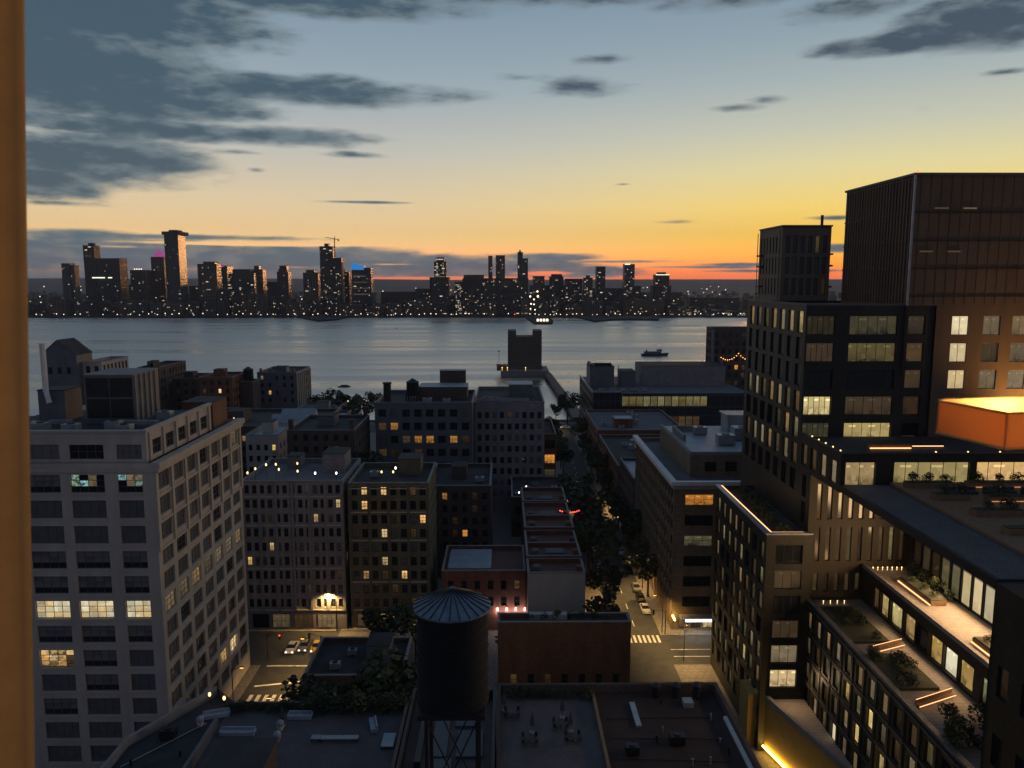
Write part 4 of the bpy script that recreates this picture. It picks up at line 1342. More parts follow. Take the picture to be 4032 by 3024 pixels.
# tall tower at the right
zt2 = [(73.5 + 4.3 * k, 76.2 + 4.3 * k) for k in range(4)]
facade(OC, 'F', 122.5, 63.3, 110, 71, 91, spread(64, 109, 14, 2.2), zt2, 'terracotta_brown', pick=chooser(164, {'glass_dark': 1}), depth=.2, only=lambda i, j: False)
facade(OC, 'L', 63.3, 122.5, 147, 60, 91, [], [], 'terracotta_brown')
for k in range(24):
    MB().box(63.12, 63.29, 123 + k * 1.0, 123.3 + k * 1.0, 71.2, 90.6).build("fin", 'terracotta_brown', OC)
for k in range(28):
    MB().box(64.2 + k * 1.6, 64.45 + k * 1.6, 122.43, 122.49, 71.2, 90.8).build("fin", 'terracotta_brown', OC)
for k in range(4):
    MB().box(63.5, 110, 122.38, 122.48, 72.4 + k * 4.3, 72.65 + k * 4.3).build("floor_band", 'terracotta_dark', OC)
    MB().box(63.18, 63.28, 122.6, 147, 72.4 + k * 4.3, 72.65 + k * 4.3).build("floor_band", 'terracotta_dark', OC)
MB().box(63.0, 63.28, 122.2, 122.5, 71, 91).build("corner_fin", 'steel', OC)
MB().quad((63.3, 122.5, 90.8), (110, 122.5, 90.8), (110, 147, 90.8), (63.3, 147, 90.8)).quad((63.3, 147, 60), (110, 147, 60), (110, 147, 91), (63.3, 147, 91)).quad((110, 122.5, 40), (110, 147, 40), (110, 147, 91), (110, 122.5, 91)).build("roof", 'roof_dark', OC)
MB().box(63.0, 110, 122.2, 122.8, 91, 91.35).box(63.0, 63.7, 122.8, 147.2, 91, 91.35).build("coping", 'frame_grey', OC)
MB().ball((63.6, 122.6, 91.6), .16).build("beacon", 'bulb_red', OC)
for (p_, q_, z_) in ((66.5, 68.6, 85.9), (71, 73, 85.9), (64.6, 66.6, 79.3), (69, 71, 79.3)):
    MB().box(p_, q_, 122.3, 122.49, z_, z_ + .22).build("soffit_light", 'dim_beige', OC)
# invented floodlight on the roof terrace: its wash stands in for an amber reflection
MB().cyl(84, 116.4, 50.0, 50.5, .12, n=8).box(83.6, 84.4, 116.2, 116.7, 50.5, 50.9).build("floodlight", 'dark_metal', OC)
l = bpy.data.lights.new("added_amber_beam", 'SPOT')
l.energy = 15000
l.spot_size = R(120)
l.spot_blend = 1.0
l.color = (1.0, .5, .14)
l.shadow_soft_size = .4
lo = bpy.data.objects.new("added_amber_beam", l)
COL.objects.link(lo)
lo.parent = OC
lo.location = (84 - 60, 115.8 - 100, 51.2)
lo.rotation_euler = (R(150), 0, 0)
# storey below, its roof terrace with small lamps
facade(OC, 'F', 107.5, X0, 110, 45, 50.5, [(48.3, 52.6), (55.2, 66), (67, 78)], [(46, 49.4)], GS, nx=lambda i: (2, 6, 6)[i], ny=1, pick=lambda i, j: ('lit_warm', 'lit_gold', 'lit_warm')[i], depth=.4)
MB().quad((X0, 107.5, 50.0), (110, 107.5, 50.0), (110, 123, 50.0), (X0, 123, 50.0)).build("terrace", 'roof_dark', OC)
MB().box(X0 - .1, X0 + .4, 107.3, 123, 50.5, 50.75).box(X0 + .4, 110, 107.3, 107.9, 50.5, 50.75).build("coping", 'frame_dark', OC)
MB().box(54, 60.5, 113, 113.6, 50.05, 50.75).build("planter", 'wood', OC)
MB().box(54.2, 60.3, 112.85, 112.99, 50.2, 50.34).box(60.8, 66, 114.4, 114.5, 50.2, 50.3).build("light_strip", 'strip_warm', OC)
for k in range(5):
    MB().cyl(48.3, 109.5 + k * 2.6, 50, 50.6, .05, n=6).ball((48.3, 109.5 + k * 2.6, 50.68), .13, n=6, rings=4).build("bollard_lamp", 'bulb_warm', OC)
for k in range(5):
    MB().cyl(61.5 + k * 4.6, 108.4, 50, 50.6, .05, n=6).ball((61.5 + k * 4.6, 108.4, 50.68), .13, n=6, rings=4).build("bollard_lamp", 'bulb_warm', OC)
# bridging roof slab over the terraces
MB().box(X0, 110, 72, 107.4, 45.2, 46.2).build("roof_slab", 'black_metal', OC)
MB().quad((X0 + .4, 72.2, 46.22), (110, 72.2, 46.22), (110, 107.2, 46.22), (X0 + .4, 107.2, 46.22)).build("terrace", 'deck', OC)
MB().box(54.5, 110, 72.2, 107.2, 46.25, 46.6).build("added_lounge_floor", 'wood', OC)  # lounge added where an orange reflection lies over the slab
for q, (x0_, x1_, y0_) in enumerate(((55.5, 62, 104), (64, 73, 104), (56, 60.5, 98), (62.5, 70, 97), (57, 63, 91), (66, 74, 90), (56.5, 61, 84))):
    pl = MB().box(x0_, x1_, y0_, y0_ + 1.4, 46.6, 47.3).build("planter", 'wood', OC)
    MB().box(x0_ + .1, x1_ - .1, y0_ + .1, y0_ + 1.3, 47.3, 47.38).build("planting", 'soil', pl, off=tuple(OC.location))
    if q in (1, 3, 5):
        MB().box(x0_, x1_, y0_ - .1, y0_ - .02, 46.7, 46.78).build("light_strip", 'strip_added', pl, off=tuple(OC.location))  # invented strips, their glow stands in for the reflection
for q in range(6):
    MB().box(59 + q * 2.6, 60.6 + q * 2.6, 100.6, 101.4, 46.6, 47.05).box(59 + q * 2.6, 60.6 + q * 2.6, 101.3, 101.5, 47.05, 47.5).build("added_lounge_seat", 'canvas', OC)
# wall under the main block, facing the terraces, with tall dim windows
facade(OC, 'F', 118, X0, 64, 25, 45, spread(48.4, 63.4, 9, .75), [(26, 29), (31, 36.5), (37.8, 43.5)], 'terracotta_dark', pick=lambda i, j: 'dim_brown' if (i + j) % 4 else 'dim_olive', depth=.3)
# low wing on the left, facing the street
z5 = [(23.6 - 4.1 * k - 2.9, 23.6 - 4.1 * k) for k in range(6)]
usW = spread(72.4, 117.4, 13, 1.85)
wl_ = {(9, 1): 'dim_beige', (8, 1): 'lit_gold', (7, 2): 'lit_gold', (6, 2): 'dim_beige', (6, 1): 'lit_gold', (5, 2): 'lit_warm', (3, 3): 'lit_gold', (9, 3): 'lit_cream'}
facade(OC, 'L', X0, 72, 118, 0, 25, usW, z5, GS, pick=lambda i, j: wl_.get((i, j), warm(i + 40, j)), depth=.4)
for i, (p_, q_) in enumerate(usW):
    MB().box(X0 - .12, X0 - .01, p_ - .75, p_ - .6, .5, 24.6).build("fin", 'frame_dark', OC)
for k in range(6):
    MB().box(X0 - .1, X0 - .02, 72, 118, 24.2 - 4.1 * k, 24.4 - 4.1 * k).build("metal_band", 'frame_grey', OC)
MB().box(X0 - .15, X0 + .6, 72, 117.9, 25, 25.35).build("coping", 'frame_grey', OC)
MB().quad((X0, 72, 24.6), (56.7, 72, 24.6), (56.7, 118, 24.6), (X0, 118, 24.6)).build("terrace", 'terrace_stone', OC)
for (y0, y1) in ((90.2, 99.2), (102.8, 114.5)):
    MB().box(X0 + 1.0, 53.8, y0, y1, 24.6, 25.0).build("green_roof", 'soil', OC)
# lit wall, next terrace up
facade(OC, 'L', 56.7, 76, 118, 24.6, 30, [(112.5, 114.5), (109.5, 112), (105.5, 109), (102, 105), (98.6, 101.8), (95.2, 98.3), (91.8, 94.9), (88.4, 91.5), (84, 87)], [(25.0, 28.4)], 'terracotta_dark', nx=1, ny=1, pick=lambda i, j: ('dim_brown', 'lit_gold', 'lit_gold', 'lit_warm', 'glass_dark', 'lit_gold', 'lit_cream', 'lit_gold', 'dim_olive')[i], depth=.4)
MB().quad((56.7, 76, 30.0), (64, 76, 30.0), (64, 118, 30.0), (56.7, 118, 30.0)).build("terrace", 'terrace_stone', OC)
MB().box(56.5, 57.1, 76, 118, 30, 30.6).build("terrace_parapet", 'terrace_stone', OC)
facade(OC, 'L', 63.8, 72, 118, 30, 45.2, spread(73, 117, 17, 2.2), [(30.2, 39.5)], 'frame_dark', nx=1, ny=2, pick=lambda i, j: 'lit_cream' if i < 12 else ('dim_olive' if i < 14 else 'dim_brown'), depth=.2)
for (x, y0, y1) in ((60.4, 103, 112), (59.6, 83, 92)):
    pl = MB().box(x - 1.1, x + 1.1, y0, y1, 30, 30.75).build("planter", 'wood', OC)
    MB().box(x - 1.0, x + 1.0, y0 + .1, y1 - .1, 30.75, 30.85).build("planting", 'soil', pl, off=tuple(OC.location))
    MB().box(x - 1.25, x - 1.12, y0, y1, 30.05, 30.17).build("light_strip", 'strip_warm', pl, off=tuple(OC.location))
for k in range(7):
    MB().cyl(57.6 + k * .75, 116.6, 30, 30.4, .04, n=6).ball((57.6 + k * .75, 116.6, 30.46), .1, n=6, rings=4).build("bollard_lamp", 'bulb_warm', OC)
for k in range(4):
    MB().cyl(50 + k * 1.1, 116.4, 24.6, 25.0, .04, n=6).ball((50 + k * 1.1, 116.4, 25.06), .1, n=6, rings=4).build("bollard_lamp", 'bulb_warm', OC)
# near corner block at the right edge
facade(OC, 'L', X0 + .05, 40, 72, 0, 46, spread(40, 71.6, 9, 1.6), [(7, 10.2), (14, 17.2), (21, 24.2), (28, 31.2), (35, 38.2)], GS, pick=lambda i, j: 'lit_cream' if (i, j) in ((7, 1), (8, 0)) else ('dim_brown' if (i + j) % 3 == 0 else 'glass_dark'), depth=.4)
MB().quad((X0, 71.98, 0), (70, 71.98, 0), (70, 71.98, 46), (X0, 71.98, 46)).quad((X0, 40, 46), (70, 40, 46), (70, 71.98, 46), (X0, 71.98, 46)).build("wall", GS, OC)
# warm area lights: the lit rooms spill onto the terraces
for (nm, loc, sx, sy, e, rot) in (("terrace_light", (63.2, 94, 34), 30, 4, 6500, (0, R(90), 0)), ("terrace_light", (56.2, 97, 27), 22, 2.2, 800, (0, R(90), 0)), ("patio_light", (44.5, 115.2, 13), 3, 2, 180, (R(-70), 0, 0))):
    l = bpy.data.lights.new(nm, 'AREA')
    l.shape = 'RECTANGLE'
    l.size, l.size_y = (sy, sx) if rot[1] else (sx, sy)
    l.energy = e
    l.color = (1.0, .62, .3)
    lo = bpy.data.objects.new(nm, l)
    COL.objects.link(lo)
    lo.parent = OC
    lo.location = (loc[0] - 60, loc[1] - 100, loc[2])
    lo.rotation_euler = rot


def bench(label, x0, y0, x1, y1, z):
    t = thing("bench", label, "bench", ((x0 + x1) / 2, (y0 + y1) / 2, z), math.atan2(y1 - y0, x1 - x0), "lit terrace benches")
    w = math.hypot(x1 - x0, y1 - y0)
    MB().box(-w / 2, w / 2, -.3, .3, .38, .48).build("seat", 'wood', t, off=(0, 0, 0))
    MB().box(-w / 2, w / 2, .25, .33, .48, .95).build("backrest", 'wood', t, off=(0, 0, 0))
    MB().box(-w / 2 + .1, w / 2 - .1, -.2, .2, 0, .38).build("base", 'terrace_stone', t, off=(0, 0, 0))
    MB().box(-w / 2, w / 2, -.34, -.3, .28, .37).build("light_strip", 'strip_warm', t, off=(0, 0, 0))
    MB().box(-w / 2, w / 2, .2, .24, .98, 1.04).build("light_strip", 'strip_warm', t, off=(0, 0, 0))


bench("long bench with glowing strips on the office terrace, farther from the camera", 50.2, 99.9, 55.2, 102.0, 24.61)
bench("long bench with glowing strips on the office terrace, nearer to the camera", 48.9, 86.2, 54.7, 88.8, 24.61)


# ------------------------------------------------------------------ near rooftops at the bottom
N1 = thing("terrace_building", "low building with a grey furnished roof terrace and hedge at bottom left", "building", (-26, 70, 0))
MB().prism([(-46, 60), (-12.6, 60), (-12.6, 97), (-36, 97), (-39.4, 100.5), (-46, 88.5)], 0, 18.9).build("wall", 'dark_brick', N1)
MB().prism([(-45.7, 60), (-36.3, 60), (-36.3, 96.8), (-39.2, 99.9), (-45.7, 88.3)], 18.9, 19.0).build("roof", 'roof_dark', N1)
MB().prism([(-36.2, 60), (-12.9, 60), (-12.9, 96.6), (-36.2, 96.6)], 18.9, 19.02).build("terrace", 'deck', N1)
MB().prism([(-46, 88.5), (-45.6, 88.3), (-39.1, 99.9), (-39.4, 100.5)], 18.9, 20.1).box(-46, -45.6, 60, 88.3, 18.9, 20.1).build("parapet", 'concrete', N1)
MB().box(-36, -12.6, 96.62, 97, 18.9, 19.8).box(-13, -12.6, 60, 96.6, 18.9, 20.2).prism([(-39.3, 100.3), (-39.0, 100.0), (-35.9, 96.7), (-36, 97.1)], 18.9, 19.9).build("parapet", 'dark_brick', N1)
MB().box(-36.5, -36.1, 60, 92, 19, 20.4).build("partition_wall", 'slate_panel', N1)
roof_box(N1, "bulkhead", -32.6, -26.4, 74, 84.2, 19, 22.4, 'dark_brick')
N3 = thing("tank_building", "dark narrow building with pale blue roof panels under the big water tank", "building", (-6.5, 60, 0))
MB().box(-12.4, -1.2, 50, 99.5, 0, 18.6).build("wall", 'dark_brick', N3)
for (x0, x1, y0, y1) in ((-8.9, -7.0, 86, 95), (-6.3, -3.3, 92.4, 98.2), (-5.9, -2.7, 86, 91.4), (-8.8, -6.4, 95.5, 98.5), (-8.6, -6.3, 80, 85.6)):
    MB().box(x0, x1, y0, y1, 18.6, 18.95).build("roof_panel", 'roof_panel_blue', N3)
MB().box(-12.4, -12.0, 60, 99.5, 18.6, 20.2).box(-1.6, -1.2, 60, 99.5, 18.6, 20.2).box(-12, -1.6, 99.1, 99.5, 18.6, 20).build("parapet", 'black_metal', N3)
MB().box(-10.6, -9.9, 84, 97, 18.6, 19.6).build("duct", 'dark_metal', N3)
MB().box(-12.3, 1.2, 50, 71, 18.6, 27).build("tank_base", 'dark_brick', N3)
N2 = thing("roof_deck_building", "low building with a grey roof deck beside a dark red flat roof at bottom centre", "building", (13, 70, 0))
MB().box(-1.0, 29.2, 50, 101, 0, 18.6).build("wall", 'dark_brick', N2)
MB().box(-.9, 11.8, 50.1, 99.6, 18.6, 19.0).build("roof_deck", 'deck', N2)
MB().box(11.9, 28.6, 50.1, 100.4, 18.6, 18.8).build("roof", 'roof_red', N2)
MB().box(-1, 29.2, 100.5, 101, 18.6, 20.0).box(-1, -.6, 50, 100.5, 18.6, 20.0).build("parapet", 'dark_brick', N2)
MB().box(28.7, 29.2, 50, 100.5, 18.6, 20.0).build("parapet", 'dark_brick', N2)
MB().box(28.2, 28.68, 50, 94, 18.8, 19.15).build("flashing", 'white_paint', N2)
MB().box(11.7, 12.1, 60, 99, 19, 19.7).build("deck_edging", 'wood', N2)
MB().box(16.6, 17.3, 92, 97.6, 18.8, 19.1).build("roof_pipe", 'steel', N2)
MB().box(23.7, 25.0, 96.5, 98, 18.8, 19.5).build("roof_hatch", 'roof_silver', N2)
for x in (20.5, 23.2, 26.0):
    MB().cyl(x, 99.2, 18.8, 20.6, .5, n=10).cyl(x, 99.2, 20.6, 21.0, .75, .2, n=10).build("vent_pipe", 'dark_metal', N2)

rr = random.Random(611)
for q in range(9):
    x, y = rr.uniform(13.5, 27), rr.uniform(84, 98)
    MB().cyl(x, y, 18.8, 18.8 + rr.uniform(.5, 1.1), .14, n=8).build("vent_pipe", 'steel' if q % 3 else 'dark_metal', N2)
for q in range(3):
    y = 85.5 + q * 4.2
    MB().tube((13, y, 18.9), (26.5, y + rr.uniform(-.8, .8), 18.9), .05, 6).build("conduit", 'dark_metal', N2)
fan_unit(N2, 21, 88.5, 18.8, .9, 'dark_metal')
fan_unit(N2, 15.2, 86.5, 18.8, .8, 'dark_metal')
for q in range(5):
    x, y = rr.uniform(-44, -37.5), rr.uniform(80, 92)
    MB().cyl(x, y, 19.0, 19 + rr.uniform(.5, 1.2), .16, n=8).build("vent_pipe", 'dark_metal', N1)
fan_unit(N1, -41.5, 90, 19.0, .9, 'dark_metal')
MB().tube((-44.5, 84, 19.15), (-38, 93, 19.15), .08, 6).build("conduit", 'steel', N1)
# the big water tank: ribbed conical roof, planked barrel, hoops, steel legs
TX, TY = -4.6, 65.0
WT_ = thing("water_tank", "big dark water tank with a pale ribbed conical roof at bottom centre", "water tank", (TX, TY, 27))
for sx in (-1, 1):
    for sy in (-1, 1):
        MB().box(TX + sx * 2.2 - .15, TX + sx * 2.2 + .15, TY + sy * 2.2 - .15, TY + sy * 2.2 + .15, 27, 37.8).build("leg", 'black_metal', WT_)
for sy in (-1, 1):
    MB().tube((TX - 2.2, TY + sy * 2.2, 27.5), (TX + 2.2, TY + sy * 2.2, 37.4), .07).tube((TX + 2.2, TY + sy * 2.2, 27.5), (TX - 2.2, TY + sy * 2.2, 37.4), .07).build("brace", 'black_metal', WT_)
MB().box(TX - 2.9, TX + 2.9, TY - 2.9, TY + 2.9, 37.8, 38.2).build("platform", 'black_metal', WT_)
MB().cyl(TX, TY, 38.2, 46.8, 3.15, 3.1, 40).build("barrel", 'wood_tank', WT_)
for k in range(7):
    MB().cyl(TX, TY, 38.7 + k * 1.1, 38.78 + k * 1.1, 3.2 - .006 * k, n=40).build("hoop", 'black_metal', WT_)
b = MB()
n = 24
for k in range(n):
    a0, a1 = 2 * pi * k / n, 2 * pi * (k + 1) / n
    am = (a0 + a1) / 2
    rr_ = 3.42
    e0 = (TX + rr_ * cos(a0), TY + rr_ * sin(a0), 46.9)
    e1 = (TX + rr_ * cos(a1), TY + rr_ * sin(a1), 46.9)
    c0 = (TX + .28 * cos(a0), TY + .28 * sin(a0), 48.3)
    c1 = (TX + .28 * cos(a1), TY + .28 * sin(a1), 48.3)
    MB().quad(e0, e1, c1, c0).quad((e0[0], e0[1], 46.75), (e1[0], e1[1], 46.75), e1, e0).quad((TX, TY, 46.77), (TX, TY, 46.77), (e1[0], e1[1], 46.75), (e0[0], e0[1], 46.75)).build("roof_panel", 'tank_roof', WT_)
    MB().tube((e0[0], e0[1], 46.95), (c0[0], c0[1], 48.35), .05, 5).build("roof_rib", 'dark_metal', WT_)
MB().cyl(TX, TY, 48.25, 48.5, .34, .28, 12).build("hatch", 'dark_metal', WT_)


# ------------------------------------------------------------------ rooftop furniture
def table_set(label, x, y, z, rz, n=4, m='dark_metal'):
    t = thing("table", label, "table", (x, y, z), rz, "rooftop tables")
    MB().cyl(0, 0, .70, .74, .6, n=14).build("tabletop", m, t, off=(0, 0, 0))
    MB().cyl(0, 0, 0, .70, .05, n=8).cyl(0, 0, 0, .04, .3, n=10).build("pedestal", m, t, off=(0, 0, 0))


CHAIR = []


def chair(label, x, y, z, rz):
    if not CHAIR:
        t = thing("chair", label, "chair", (x, y, z), rz, "rooftop chairs")
        MB().box(-.22, .22, -.22, .22, .42, .47).build("seat", 'dark_metal', t, off=(0, 0, 0))
        MB().box(-.22, .22, .19, .23, .47, .92).build("backrest", 'dark_metal', t, off=(0, 0, 0))
        for sx in (-1, 1):
            for sy in (-1, 1):
                MB().box(sx * .2 - .02, sx * .2 + .02, sy * .2 - .02, sy * .2 + .02, 0, .42).build("leg", 'dark_metal', t, off=(0, 0, 0))
        CHAIR.append(t)
        return
    copy_tree(CHAIR[0], (x, y, z), rz, label)


UMB = []


def parasol(label, x, y, z):
    if not UMB:
        t = thing("parasol", label, "parasol", (x, y, z), 0, "closed parasols on the deck")
        MB().cyl(0, 0, 0, .1, .4, n=12).build("base", 'concrete', t, off=(0, 0, 0))
        MB().cyl(0, 0, .1, 2.7, .03, n=6).build("pole", 'dark_metal', t, off=(0, 0, 0))
        c = MB()
        for k in range(10):
            a0, a1 = 2 * pi * k / 10, 2 * pi * (k + 1) / 10
            r0, r1 = (.3, .2) if k % 2 else (.2, .3)
            for (za, zb, f, g) in ((.95, 1.7, 1, .85), (1.7, 2.65, .85, .12)):
                c.quad((r0 * f * cos(a0), r0 * f * sin(a0), za), (r1 * f * cos(a1), r1 * f * sin(a1), za), (r1 * g * cos(a1), r1 * g * sin(a1), zb), (r0 * g * cos(a0), r0 * g * sin(a0), zb))
        c.build("canopy", 'canvas', t, off=(0, 0, 0))
        UMB.append(t)
        return
    copy_tree(UMB[0], (x, y, z), 0, label)


pl = [(-.1, 95.8, "closed parasol farthest left on the grey roof deck"), (7.4, 94.1, "closed parasol farthest right and farther back on the grey roof deck"), (3.4, 90.8, "closed parasol in the middle of the grey roof deck"), (8.2, 91.0, "closed parasol at the right front of the grey roof deck")]
for x, y, lb in pl:
    parasol(lb, x, y, 19.0)
tb = [(.9, 94.4), (7.0, 91.9), (3.0, 88.6), (8.3, 89.0)]
nm = ["back left", "back right", "front left", "front right"]
for i, (x, y) in enumerate(tb):
    table_set("round dark table at the %s of the grey roof deck" % nm[i], x, y, 19.0, 0)
    for k in range(4):
        a = pi / 4 + k * pi / 2
        chair("dark metal chair at the %s of the %s deck table" % (("far right", "far left", "near left", "near right")[k], nm[i]), x + .95 * cos(a), y + .95 * sin(a), 19.0, a - pi / 2)


def sofa(label, x, y, z, w, rz, m='cushion'):
    t = thing("sofa", label, "sofa", (x, y, z), rz, "rooftop sofas")
    MB().box(-w / 2, w / 2, -.45, .45, .05, .38).build("seat_base", m, t, off=(0, 0, 0))
    for k in range(max(1, int(w / .9))):
        n_ = max(1, int(w / .9))
        MB().box(-w / 2 + w * k / n_ + .02, -w / 2 + w * (k + 1) / n_ - .02, -.43, .25, .38, .52).build("cushion", m, t, off=(0, 0, 0))
    MB().box(-w / 2, w / 2, .28, .45, .38, .85).build("backrest", m, t, off=(0, 0, 0))
    for s_ in (-1, 1):
        MB().box(s_ * w / 2 - .09, s_ * w / 2 + .09, -.45, .45, .38, .62).build("armrest", m, t, off=(0, 0, 0))


sofa("pale sofa nearest the left end of the hedge terrace", -37.3, 94.6, 19.02, 3.2, .3)
sofa("pale long sofa beside the dark stair bulkhead on the terrace", -33.2, 90.6, 19.02, 4.2, 0)
sofa("pale sofa under the hedge at the middle of the terrace", -26.4, 94.2, 19.02, 3.0, 0)
sofa("pale sofa at the right end of the hedge terrace", -16.6, 92.0, 19.02, 2.6, -1.3)
for i, (x, y, w, d, lb) in enumerate(((-20.3, 89.2, 4.6, .8, "long pale table in the middle of the hedge terrace"), (-14.2, 88.6, 1.5, 2.8, "pale blue lounge table at the right end of the hedge terrace"), (-23.2, 89.3, 1.1, .9, "small bright table left of the long pale table"))):
    t = thing("table", lb, "table", (x, y, 19.02), 0, "rooftop tables")
    MB().box(-w / 2, w / 2, -d / 2, d / 2, .42, .5).build("tabletop", ('cushion', 'roof_silver', 'roof_silver')[i], t, off=(0, 0, 0))
    for sx in (-1, 1):
        for sy in (-1, 1):
            MB().box(sx * (w / 2 - .1) - .04, sx * (w / 2 - .1) + .04, sy * (d / 2 - .1) - .04, sy * (d / 2 - .1) + .04, 0, .42).build("leg", 'dark_metal', t, off=(0, 0, 0))
for i, (x, y, lb) in enumerate(((-28.2, 91.6, "white planter ball beside the folded parasol on the hedge terrace"), (-27.9, 89.2, "grey planter ball in front of the folded parasol"), (-38.6, 92.6, "white planter ball near the slanting parapet"))):
    t = thing("planter", lb, "planter", (x, y, 19.02), 0, "round terrace planters")
    MB().cyl(0, 0, 0, .6, .3, .48, 14).build("pot", 'white_paint' if i != 1 else 'cushion', t, off=(0, 0, 0))
    MB().ball((0, 0, .85), .5, n=10, rings=6).build("shrub", 'cushion' if i == 1 else 'roof_silver', t, off=(0, 0, 0))
parasol("folded parasol standing alone on the hedge terrace", -28.2, 92.4, 19.02)


# ------------------------------------------------------------------ trees and shrubs
def leaf_cloud(seed, blobs, n, size):
    rr = random.Random(seed)
    b = MB()
    for _ in range(n):
        cx, cy, cz, r = rr.choice(blobs)
        while True:
            x, y, z = rr.uniform(-1, 1), rr.uniform(-1, 1), rr.uniform(-1, 1)
            d = x * x + y * y + z * z
            if .25 < d < 1:
                break
        c = (cx + x * r, cy + y * r, cz + z * r * .85)
        s = size * rr.uniform(.6, 1.3)
        a, e = rr.uniform(0, 6.28), rr.uniform(-1.2, 1.2)
        u = (cos(a) * s, sin(a) * s, 0)
        w = (-sin(a) * sin(e) * s * .7, cos(a) * sin(e) * s * .7, cos(e) * s * .7)
        b.quad(tuple(c[i] - u[i] for i in range(3)), tuple(c[i] - w[i] for i in range(3)), tuple(c[i] + u[i] for i in range(3)), tuple(c[i] + w[i] for i in range(3)))
    return b


TREES = []
for k in range(4):
    rr = random.Random(300 + k)
    bl = [(0, 0, 7.2, 2.2)]
    lim = []
    for q in range(7):
        a = q * 2 * pi / 7 + rr.uniform(-.3, .3)
        r = rr.uniform(1.3, 2.6)
        z = rr.uniform(5.0, 8.6)
        bl.append((r * cos(a), r * sin(a), z, rr.uniform(1.1, 1.8)))
        lim.append((r * .8 * cos(a), r * .8 * sin(a), z - .3))
    cm = leaf_cloud(310 + k, bl, 900, .34).mesh("crown", ['leaf' if k % 2 else 'leaf_dark'])
    tb_ = MB().cyl(0, 0, 0, 3.6, .24, .16, 8)
    for p_ in lim:
        tb_.tube((0, 0, 3.2), p_, .07, 5)
    TREES.append((tb_.mesh("trunk", ['bark']), cm))


def tree(label, x, y, z=0.0, s=1.0, k=0, group="street trees", name="street_tree"):
    t = thing(name, label, "tree", (x, y, z), rng.uniform(0, 6.28), group)
    t.scale = (s * rng.uniform(.9, 1.1), s * rng.uniform(.9, 1.1), s * rng.uniform(.9, 1.15))
    for nm_, me in (("trunk", TREES[k][0]), ("crown", TREES[k][1])):
        o = bpy.data.objects.new(nm_, me)
        COL.objects.link(o)
        o.parent = t
    return t


k = 0
for q, y in enumerate((178, 189, 201, 213, 226, 240, 254, 268, 283, 300, 318, 336)):
    tree("dark street tree, %s from the crossing along the right kerb" % NTH[q], 34.3 + rng.uniform(-.3, .3), y, 0, rng.uniform(1.15, 1.5), k % 4, "trees along the right kerb")
    k += 1
for q, y in enumerate((166, 184, 196, 209, 222, 236, 290, 306, 322, 345, 362)):
    tree("dark street tree, %s from the crossing along the left kerb" % NTH[q], 22.3 + rng.uniform(-.4, .4), y, 0, (rng.uniform(1.6, 1.9) if 180 < y < 240 else rng.uniform(1.15, 1.4)), k % 4, "trees along the left kerb")
    k += 1
for q, (x, y, s) in enumerate(((6, 147, .9), (11, 149, .85), (16, 147.5, 1.1), (20, 149, 1.2), (1, 146.5, .8))):
    tree("leafy tree in the yard below the white end wall, %s" % ("second from the left", "third from the left", "second from the right", "at the right end", "at the left end")[q], x, y, 0, s, k % 4, "trees in the yard by the white wall", "yard_tree")
    k += 1
for q, (x, y, s) in enumerate(((-30, 112, 1.5), (-25, 108, 1.6), (-20.5, 112, 1.7), (-15.5, 110, 1.8), (-11, 114, 1.6), (-6, 118, 1.2), (-23, 142, 1.4), (-17.5, 145, 1.3), (-38.5, 108, 1.4))):
    tree("dark leafy tree %s" % ("behind the low shed roof", "at the left of the gap behind the hedge terrace", "in the middle of the gap behind the hedge terrace", "just left of the water tank barrel", "right behind the water tank", "between the water tank and the brown corner building", "left of two before the olive apartment block", "right of two before the olive apartment block", "at the slanting corner of the left terrace")[q], x, y, 0, s, k % 4, "trees behind the hedge terrace", "courtyard_tree")
    k += 1
for q, (x, y, s) in enumerate(sorted(((33, 404.5, 1.9), (27, 405.5, 1.1), (46, 405, 1.4), (12, 405, 1.2), (-4, 405.5, 1.3), (-55, 404, 1.5), (-68, 405, 1.6), (-80, 404, 1.8), (-88, 405, 1.8), (-97, 404, 1.6), (-120, 404, 1.6), (-135, 405, 1.5), (-160, 404, 1.6)))):
    tree("dark park tree on the riverbank, %s from the left" % NTH[q], x, y, 0, s, k % 4, "trees on the riverbank", "park_tree")
    k += 1
for q, (x, y, s) in enumerate(((-38, 206, 2.2), (-33, 212, 2.0), (-36, 198, 1.9), (-29, 204, 1.8))):
    tree("tall dark tree behind the olive apartment block, %s" % ("leftmost", "third from the left", "second from the left", "rightmost")[q], x, y, 6, s, k % 4, "trees behind the olive block", "yard_tree")
    k += 1
for q, (x, y, s) in enumerate(((-77, 348, 1.6), (-70, 345, 1.5), (-84, 356, 1.8), (-66, 356, 1.7))):
    tree("dark tree above low rooftops near the river, %s" % ("second from the left of four", "third from the left of four", "leftmost of four", "rightmost of four")[q], x, y, 6, s, k % 4, "trees among the left rooftops", "yard_tree")
    k += 1

SHRUB = [leaf_cloud(330 + q, [(-.6, 0, .7, .8), (.5, .1, .8, .8), (0, -.1, 1.1, .7)], 420, .13).mesh("foliage", ['leaf_dark' if q else 'leaf']) for q in range(2)]
STEM = MB().cyl(0, 0, 0, .6, .05, .03, 5).mesh("stem", ['bark'])


def shrub(label, x, y, z, s, group, q=0):
    t = thing("shrub", label, "shrub", (x, y, z), rng.uniform(0, 6.28), group)
    t.scale = (s, s, s * rng.uniform(.9, 1.2))
    for nm_, me in (("stem", STEM), ("foliage", SHRUB[q])):
        o = bpy.data.objects.new(nm_, me)
        COL.objects.link(o)
        o.parent = t


